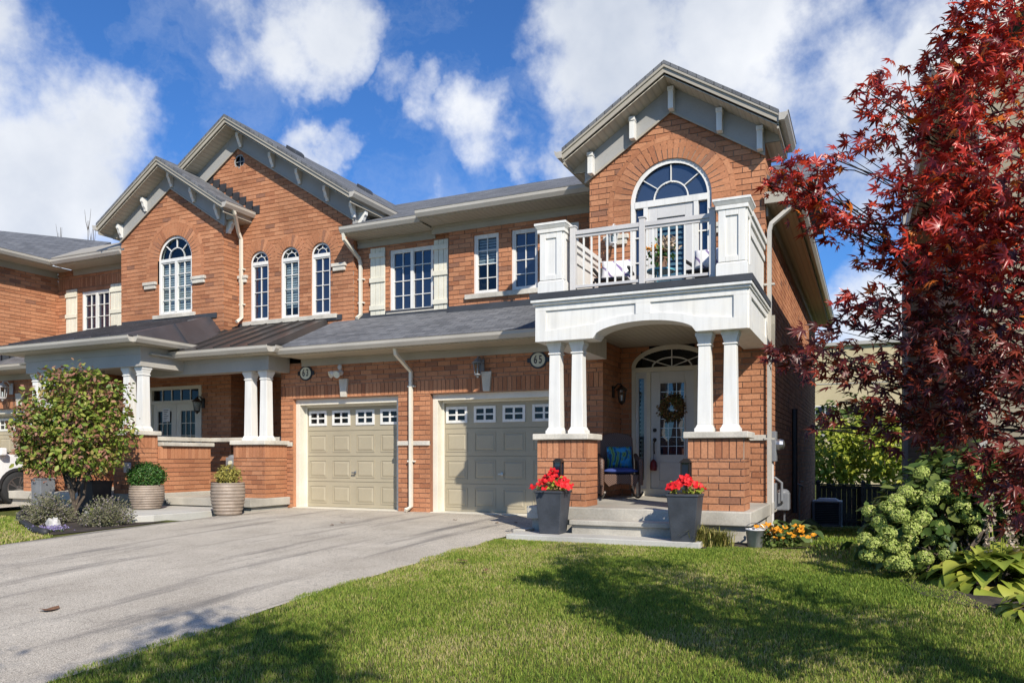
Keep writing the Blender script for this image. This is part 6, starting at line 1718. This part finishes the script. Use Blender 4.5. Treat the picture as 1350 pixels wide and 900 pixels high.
# ================================================================== neighbour house on the right
nb=thing('neighbour_house','tan-sided house at the far right, mostly hidden behind the red maple','house',(4.5,11,0))
b=MB(); b.prism([(1.25,10.9,-1.5),(1.25,22,-1.5),(1.25,22,5.6),(1.25,10.9,5.6)],(.2,0,0)); b.build('wall',M['siding'],nb); b=MB(); b.prism([(1.45,10.9,-.8),(8.0,10.9,-.8),(8,10.9,5.6),(4.6,10.9,8.9),(1.45,10.9,5.8)],(0,.2,0)); b.build('wall',M['siding'],nb)
b=MB(); b.box(.72,1.249,19.4,20.8,-1.5,7.3); b.build('chimney_chase',M['siding'],nb)
b=MB(); b.box(.70,.80,19.34,19.399,-1.4,7.3); b.build('corner_trim',M['taupe'],nb); b=MB(); b.box(1.21,1.30,10.83,10.899,-.8,5.6); b.build('corner_trim',M['taupe'],nb)
b=MB(); b.box(.64,1.3,19.3,20.9,7.3,7.4); b.build('chimney_cap',M['taupe'],nb)
slab(nb,'roof',[(.80,10.45,5.72),(.80,22.4,5.72),(4.6,22.4,9.2),(4.6,10.45,9.2)],.06,'shingle_side')
slab(nb,'roof',[(8.4,10.45,5.72),(8.4,22.4,5.72),(4.6,22.4,9.2),(4.6,10.45,9.2)],.06,'shingle_side')
b=MB(); b.box(.82,1.249,10.5,22.3,5.53,5.55); b.build('soffit',M['soffit'],nb)
b=MB(); b.xz([(.80,5.66),(4.6,9.14),(4.6,8.94),(.80,5.46)],10.46,10.49); b.xz([(8.4,5.66),(4.6,9.14),(4.6,8.94),(8.4,5.46)],10.46,10.49); b.build('barge_board',M['cream'],nb)
b=MB(); b.box(.80,.825,10.5,22.3,5.53,5.66); b.build('fascia',M['cream'],nb); gutter_run(nb,[((.80,10.45,5.72),(.80,22.3,5.72),(-1,0))])
# far beige building
bb=thing('beige_building','long beige building far behind the fence with a small dark window','building',(0,64,-1))
b=MB(); b.box(-14,16,64,72,-2.2,9.5); b.build('wall',M['stucco'],bb)
b=MB(); b.box(-14.2,16.2,63.7,72.3,9.5,9.75); b.build('roof',M['taupe'],bb)
b=MB(); b.box(-14,16,63.9,63.999,2.6,3.5); b.build('base_band',M['taupe'],bb)
for px in (1088,): 
    c=at(px,542,64); b=MB(); b.box(c.x-.75,c.x+.75,63.9,63.99,c.z-.42,c.z+.42); w=b.build('window',M['white'],bb); b=MB(); b.box(c.x-.68,c.x-.03,63.88,63.899,c.z-.35,c.z+.35); b.box(c.x+.03,c.x+.68,63.88,63.899,c.z-.35,c.z+.35); b.build('pane',M['glass'],w)
b=MB(); b.box(-14,16,63.96,63.999,6.6,6.66); b.build('panel_joint',M['taupe'],bb)
# bright shrubs behind the fence
for i,(px,py,Y,r,n,lb) in enumerate([(1098,598,30,(1.0,.9,1.25),1500,'sunlit lime-green shrub behind the fence next to the brick side wall'),(1140,590,31,(1.3,1.0,1.4),2000,'sunlit lime-green shrub behind the middle of the fence'),(1180,596,29.5,(1.0,.9,1.2),1300,'sunlit lime-green shrub behind the right end of the fence'),(1120,570,35,(1.8,1.2,1.6),1500,'darker green shrub rising behind the lime-green ones')]):
    c=at(px,py,Y); bush('green_shrub',lb,'shrub',(c.x,c.y,c.z),r,'leaf_lime' if i<3 else 'leaf_green',n,.2,group='shrubs behind the fence')
c=at(1225,640,13.5)
bush('garden_shrub','dark green shrub against the tan siding behind the hydrangea','shrub',(.95,12.2,g(.95,12.2)+.75),(.45,.6,.7),'leaf_green',900,.11)
# bare trees behind the left house
for i,(px,top,lb) in enumerate([(80,300,'bare tree top nearest the photo edge behind the left house roof'),(116,291,'tallest bare tree top behind the left house roof'),(123,300,'bare tree top closest to the stepped gables behind the left roof')]):
    c=at(px,top,48); t=thing('bare_tree',lb,'tree',(c.x,48,-1),'bare trees behind the left house')
    b=MB(); b.tube([(c.x,48,-1),(c.x+.1,48,8),(c.x,48,c.z)],[.22,.12,.02],6)
    for k in range(16):
        z=random.uniform(8,c.z-.5); a=random.uniform(0,2*PI); b.tube([(c.x+.03,48,z),(c.x+.25*math.cos(a),48+.25*math.sin(a),z+.8),(c.x+.4*math.cos(a),48+.4*math.sin(a),z+1.9)],[.03,.02,.008],4)
    b.build('trunk',M['bark'],t)
# ================================================================== car
def car():
    t=thing('white_suv','white SUV nosed in at the left edge with silver alloy wheels','car',(0,0,0))
    prof=[(-2.25,.35),(-2.3,.75),(-2.2,1.05),(-1.3,1.12),(1.0,1.13),(1.75,1.02),(2.15,.90),(2.26,.70),(2.26,.42),(2.05,.30)]
    def arch(yc): return [(yc+.40*math.cos(a),.36+.40*math.sin(a)) for a in [PI*i/10 for i in range(11)]]
    low=arch(1.35)+arch(-1.4)
    low=[p for p in low]
    pts=prof+[(1.75,.30)]+[q for q in arch(1.35)]+[(.9,.28),(-.95,.28)]+[q for q in arch(-1.4)]+[(-1.85,.30)]
    b=MB()
    b.prism([(.60,y,z) for y,z in pts],(.28,0,0)); b.prism([(-.88,y,z) for y,z in pts],(.28,0,0))
    b.prism([(-.601,y,z) for y,z in prof],(1.202,0,0))
    b.build('body',M['carpaint'],t,bevel=.05,seg=3)
    b=MB(); gh=[(-2.1,1.06),(-1.85,1.55),(-1.4,1.68),(.1,1.68),(.5,1.60),(1.25,1.10)]
    P=[(-.80,y,z) for y,z in gh]; Q=[(.80,y,z) for y,z in gh]
    def tap(p): k=1-.16*max(0,(p[2]-1.1)/.6); return (p[0]*k,p[1],p[2])
    P=[tap(p) for p in P]; Q=[tap(p) for p in Q]; n=len(P)
    b.add(P+Q,[tuple(range(n)),tuple(range(2*n-1,n-1,-1))]+[(i,(i+1)%n,n+(i+1)%n,n+i) for i in range(n)]); b.build('cabin_glass',M['glass_dark'],t)
    b=MB(); b.box(-.66,.66,-1.7,.25,1.66,1.72); b.build('roof',M['carpaint'],t,bevel=.03)
    for s in (-1,1):
        b=MB()
        for y in (1.35,-1.4): 
            pts_=[(y+.45*math.cos(PI*i/14),.36+.45*math.sin(PI*i/14)) for i in range(15)]+[(y+.39*math.cos(PI-PI*i/14),.36+.39*math.sin(PI-PI*i/14)) for i in range(15)]
            b.prism([(s*.875,yy,zz) for yy,zz in pts_],(s*.02,0,0))
        b.box(s*.86-.02,s*.86+.04,-.95,.9,.24,.36); b.build('wheel_arch_trim',M['plastic'],t)
    b=MB(); b.box(-.8,.8,2.15,2.29,.28,.52); b.build('bumper',M['plastic'],t,bevel=.04)
    for s in (-1,1): b=MB(); b.box(s*.55-.2,s*.55+.2,2.05,2.24,.70,.86); b.build('headlight',M['glass'],t,bevel=.03)
    for s in (-1,1): b=MB(); b.box(s*.98-.08,s*.98+.08,.85,1.0,1.08,1.24); b.build('mirror',M['carpaint'],t,bevel=.03)
    for s in (-1,1):
        for y in (1.35,-1.4):
            w=MB(); w.lathe([(.22,-.11),(.33,-.115),(.36,-.08),(.36,.08),(.33,.115),(.22,.11)],(s*.79,y,.36),36,'x'); wh=w.build('wheel',M['rubber'],t,smooth=True)
            r=MB(); xo=s*.79+s*.105
            r.lathe([(.255,-.02),(.255,.012),(.235,.012),(.235,-.02)],(xo,y,.36),36,'x')
            r.lathe([(.06,-.02),(.06,.01),(.02,.014)],(xo,y,.36),18,'x')
            for k in range(10):
                a=2*PI*(k//2)/5+(.16 if k%2 else -.16); c_,s_=math.cos(a),math.sin(a)
                r.prism([(xo-.012,y+.05*c_-.018*-s_*-1,.36+.05*s_-.018*c_),(xo-.012,y+.24*c_+.02*s_,.36+.24*s_-.02*c_),(xo-.012,y+.24*c_-.02*s_,.36+.24*s_+.02*c_),(xo-.012,y+.05*c_-.018*s_,.36+.05*s_+.018*c_)],(.02,0,0))
            r.build('rim',M['steel'],wh)
            d=MB(); d.lathe([(.22,0),(.22,.01)],(xo-s*.05,y,.36),24,'x'); d.build('brake_disc',M['black'],wh)
    return t
cr=car(); cr.location=(-17.83,9.50,g(-17,10)+.03); 
# ================================================================== fallen leaves
def fallen(label,x,y,dz=.012,s=.07,group='dry leaves fallen on the ground'):
    b=MB(); n=9; P=[]
    for i in range(n):
        a=2*PI*i/n; r=s*(.55+.45*abs(math.cos(a*1.5)))*random.uniform(.8,1.1); P.append((r*math.cos(a),r*math.sin(a)*.7,random.uniform(0,.02)))
    b.add([(0,0,.005)]+P,[(0,i,i%n+1) for i in range(1,n+1)])
    o=b.build('fallen_leaf',M['dryleaf'],off=Vector((0,0,0))); o.location=(x,y,g(-8 if x<-4.5 else x,y)+dz); o.rotation_euler=(0,0,random.uniform(0,6)); tag(o,label,'leaf',group)
def gnd(px,py):
    d=8
    for _ in range(30):
        p=atd(px,py,d); zg=g(p.x,p.y); d=(EYE-zg)*F_PX/(py-HORIZ)
    return atd(px,py,d)
c=gnd(66,805); fallen('curled brown leaf alone on the near left part of the asphalt driveway',c.x,c.y,.012,.11)
c=gnd(1178*700/1350,640+200*700/1350*260/260*.52) if False else gnd(611,744); fallen('pale brown leaf lying on the lawn near the driveway edge',c.x,c.y,.045,.09)
for px,py in ((437,693),(452,690),(655,690),(680,690),(600,686),(640,757)):
    c=gnd(px,py); fallen('small dry leaf scattered on the drive or lawn edge by the right garage',c.x,c.y,.012 if c.x<-4.5 else .04,.05)

# ================================================================== sky, sun, camera
SUN=Vector((1,-1,1)).normalized()       # towards the sun
el=math.asin(SUN.z); az=math.atan2(SUN.x,SUN.y)
w=bpy.data.worlds.new('World'); scene.world=w; w.use_nodes=True; nt=w.node_tree
bg=nt.nodes['Background']; bg.inputs['Strength'].default_value=.1
sky=N(nt,'ShaderNodeTexSky',sky_type='NISHITA'); sky.sun_disc=False; sky.sun_elevation=el; sky.sun_rotation=az; sky.altitude=200; sky.air_density=1.0; sky.dust_density=.35; sky.ozone_density=3.0
tc=N(nt,'ShaderNodeTexCoord'); dirv=tc.outputs['Generated']
nz=N(nt,'ShaderNodeVectorMath',operation='NORMALIZE'); L(nt,dirv,nz.inputs[0]); D=nz.outputs[0]
# cloud blobs (direction, angular size, weight)
def dirpx(px,py):
    t=(px-675)/F_PX; v=Vector((t*CT-ST,t*ST+CT,(HORIZ-py)/F_PX)); return v.normalized()
blobs=[((50,200),.17,1.0),((-70,120),.20,1.0),((110,285),.12,.7),((10,70),.08,.6),((380,30),.105,.95),((330,5),.08,.5),((430,75),.065,.6),((510,110),.065,.42),((560,150),.07,.45),((640,190),.085,.70),((720,195),.06,.55),((390,200),.06,.4),((440,205),.05,.38),((800,70),.14,1.0),((740,110),.08,.6),((930,60),.15,.85),((1010,110),.10,.6),((1100,130),.12,.6),((1130,250),.10,.75),((1215,120),.10,.8),((1150,420),.16,.95),((1040,30),.10,.55),((1250,30),.12,.6),((820,160),.08,.45),((560,280),.05,.3),((1130,330),.1,.6),((1100,380),.08,.6)]
nd=N(nt,'ShaderNodeTexNoise'); nd.inputs['Scale'].default_value=5.5; nd.inputs['Detail'].default_value=6; nd.inputs['Roughness'].default_value=.6; L(nt,D,nd.inputs['Vector'])
s1=N(nt,'ShaderNodeVectorMath',operation='SUBTRACT'); L(nt,nd.outputs['Color'],s1.inputs[0]); s1.inputs[1].default_value=(.5,.5,.5)
s2=N(nt,'ShaderNodeVectorMath',operation='SCALE'); L(nt,s1.outputs[0],s2.inputs[0]); s2.inputs['Scale'].default_value=.22
s3=N(nt,'ShaderNodeVectorMath',operation='ADD'); L(nt,D,s3.inputs[0]); L(nt,s2.outputs[0],s3.inputs[1]); DW=s3.outputs[0]
tot=None
for (p,s,wt) in blobs:
    v=dirpx(*p); dp=N(nt,'ShaderNodeVectorMath',operation='DISTANCE'); L(nt,DW,dp.inputs[0]); dp.inputs[1].default_value=v
    mr=N(nt,'ShaderNodeMapRange',interpolation_type='SMOOTHSTEP'); L(nt,dp.outputs['Value'],mr.inputs[0]); mr.inputs[1].default_value=0; mr.inputs[2].default_value=s*1.25; mr.inputs[3].default_value=wt; mr.inputs[4].default_value=0
    if tot is None: tot=mr.outputs[0]
    else:
        a=N(nt,'ShaderNodeMath',operation='MAXIMUM'); L(nt,tot,a.inputs[0]); L(nt,mr.outputs[0],a.inputs[1]); tot=a.outputs[0]
n1=noise(nt,3.2,9,.60,D); n2=noise(nt,9,7,.6,D)
def mth(op,a,b):
    m=N(nt,'ShaderNodeMath',operation=op)
    for i,v in enumerate((a,b)):
        if hasattr(v,'is_output'): L(nt,v,m.inputs[i])
        else: m.inputs[i].default_value=v
    return m.outputs[0]
# away from the mapped part of the sky: scattered fair-weather cloud
gen=mrange(nt,noise(nt,2.1,3,.5,D),.58,.75,0,.4)
sep=N(nt,'ShaderNodeVectorMath',operation='DOT_PRODUCT'); L(nt,D,sep.inputs[0]); sep.inputs[1].default_value=(-ST,CT,0)
gen=mth('MULTIPLY',gen,mrange(nt,sep.outputs['Value'],.1,.45,1,0))
tot=mth('MAXIMUM',tot,gen)
dens=mth('ADD',mth('MULTIPLY',tot,.62),mth('MULTIPLY',mth('SUBTRACT',n1,.5),1.75))
dens=mth('ADD',dens,mth('MULTIPLY',mth('SUBTRACT',n2,.5),.55))
dens=mth('MULTIPLY',dens,mrange(nt,tot,.02,.3,0,1))
msk=N(nt,'ShaderNodeMapRange',interpolation_type='SMOOTHSTEP'); L(nt,dens,msk.inputs[0]); msk.inputs[1].default_value=.14; msk.inputs[2].default_value=.54; msk.inputs[3].default_value=0; msk.inputs[4].default_value=.96
shade=mrange(nt,mth('ADD',noise(nt,4.2,6,.55,D),mth('MULTIPLY',dens,.25)),.44,.82,1,0)
cc=mixc(nt,(5.2,5.7,6.6),(8.5,8.65,8.9),shade)
tint=mixc(nt,sky.outputs[0],(.44,.81,1.27),1.0,'MULTIPLY')
mpw=N(nt,'ShaderNodeMapping'); L(nt,DW,mpw.inputs[0]); mpw.inputs['Rotation'].default_value=(R(20),R(35),R(15)); mpw.inputs['Scale'].default_value=(1.2,3.4,3.0)
wisp=mth('MULTIPLY',mrange(nt,noise(nt,1.9,8,.62,mpw.outputs[0]),.48,.80,0,.5),mrange(nt,n2,.3,.7,.5,1))
tint=mixc(nt,tint,(7.2,7.7,8.4),wisp)
col=mixc(nt,tint,cc,msk.outputs[0]); L(nt,col,bg.inputs['Color'])
ld=bpy.data.lights.new('sun','SUN'); ld.energy=5.0; ld.angle=R(.53); ld.color=(1,.93,.82)
lo=bpy.data.objects.new('sun',ld); COL.objects.link(lo); lo.rotation_euler=(-SUN).to_track_quat('-Z','Y').to_euler(); lo.location=(6,-6,12)
cam=bpy.data.cameras.new('camera'); co=bpy.data.objects.new('camera',cam); COL.objects.link(co)
co.location=(0,0,EYE); co.rotation_euler=(R(90),0,TH)
cam.sensor_width=36; cam.lens=F_PX/1350*36; cam.shift_y=(HORIZ-450)/1350; cam.clip_end=2000; cam.clip_start=.05
scene.camera=co
scene.view_settings.view_transform='Standard'; scene.view_settings.look='None'; scene.view_settings.gamma=1; scene.view_settings.exposure=.25
scene.render.engine='CYCLES'; scene.cycles.max_bounces=6; scene.cycles.transparent_max_bounces=12
scene.render.resolution_x=1024; scene.render.resolution_y=682
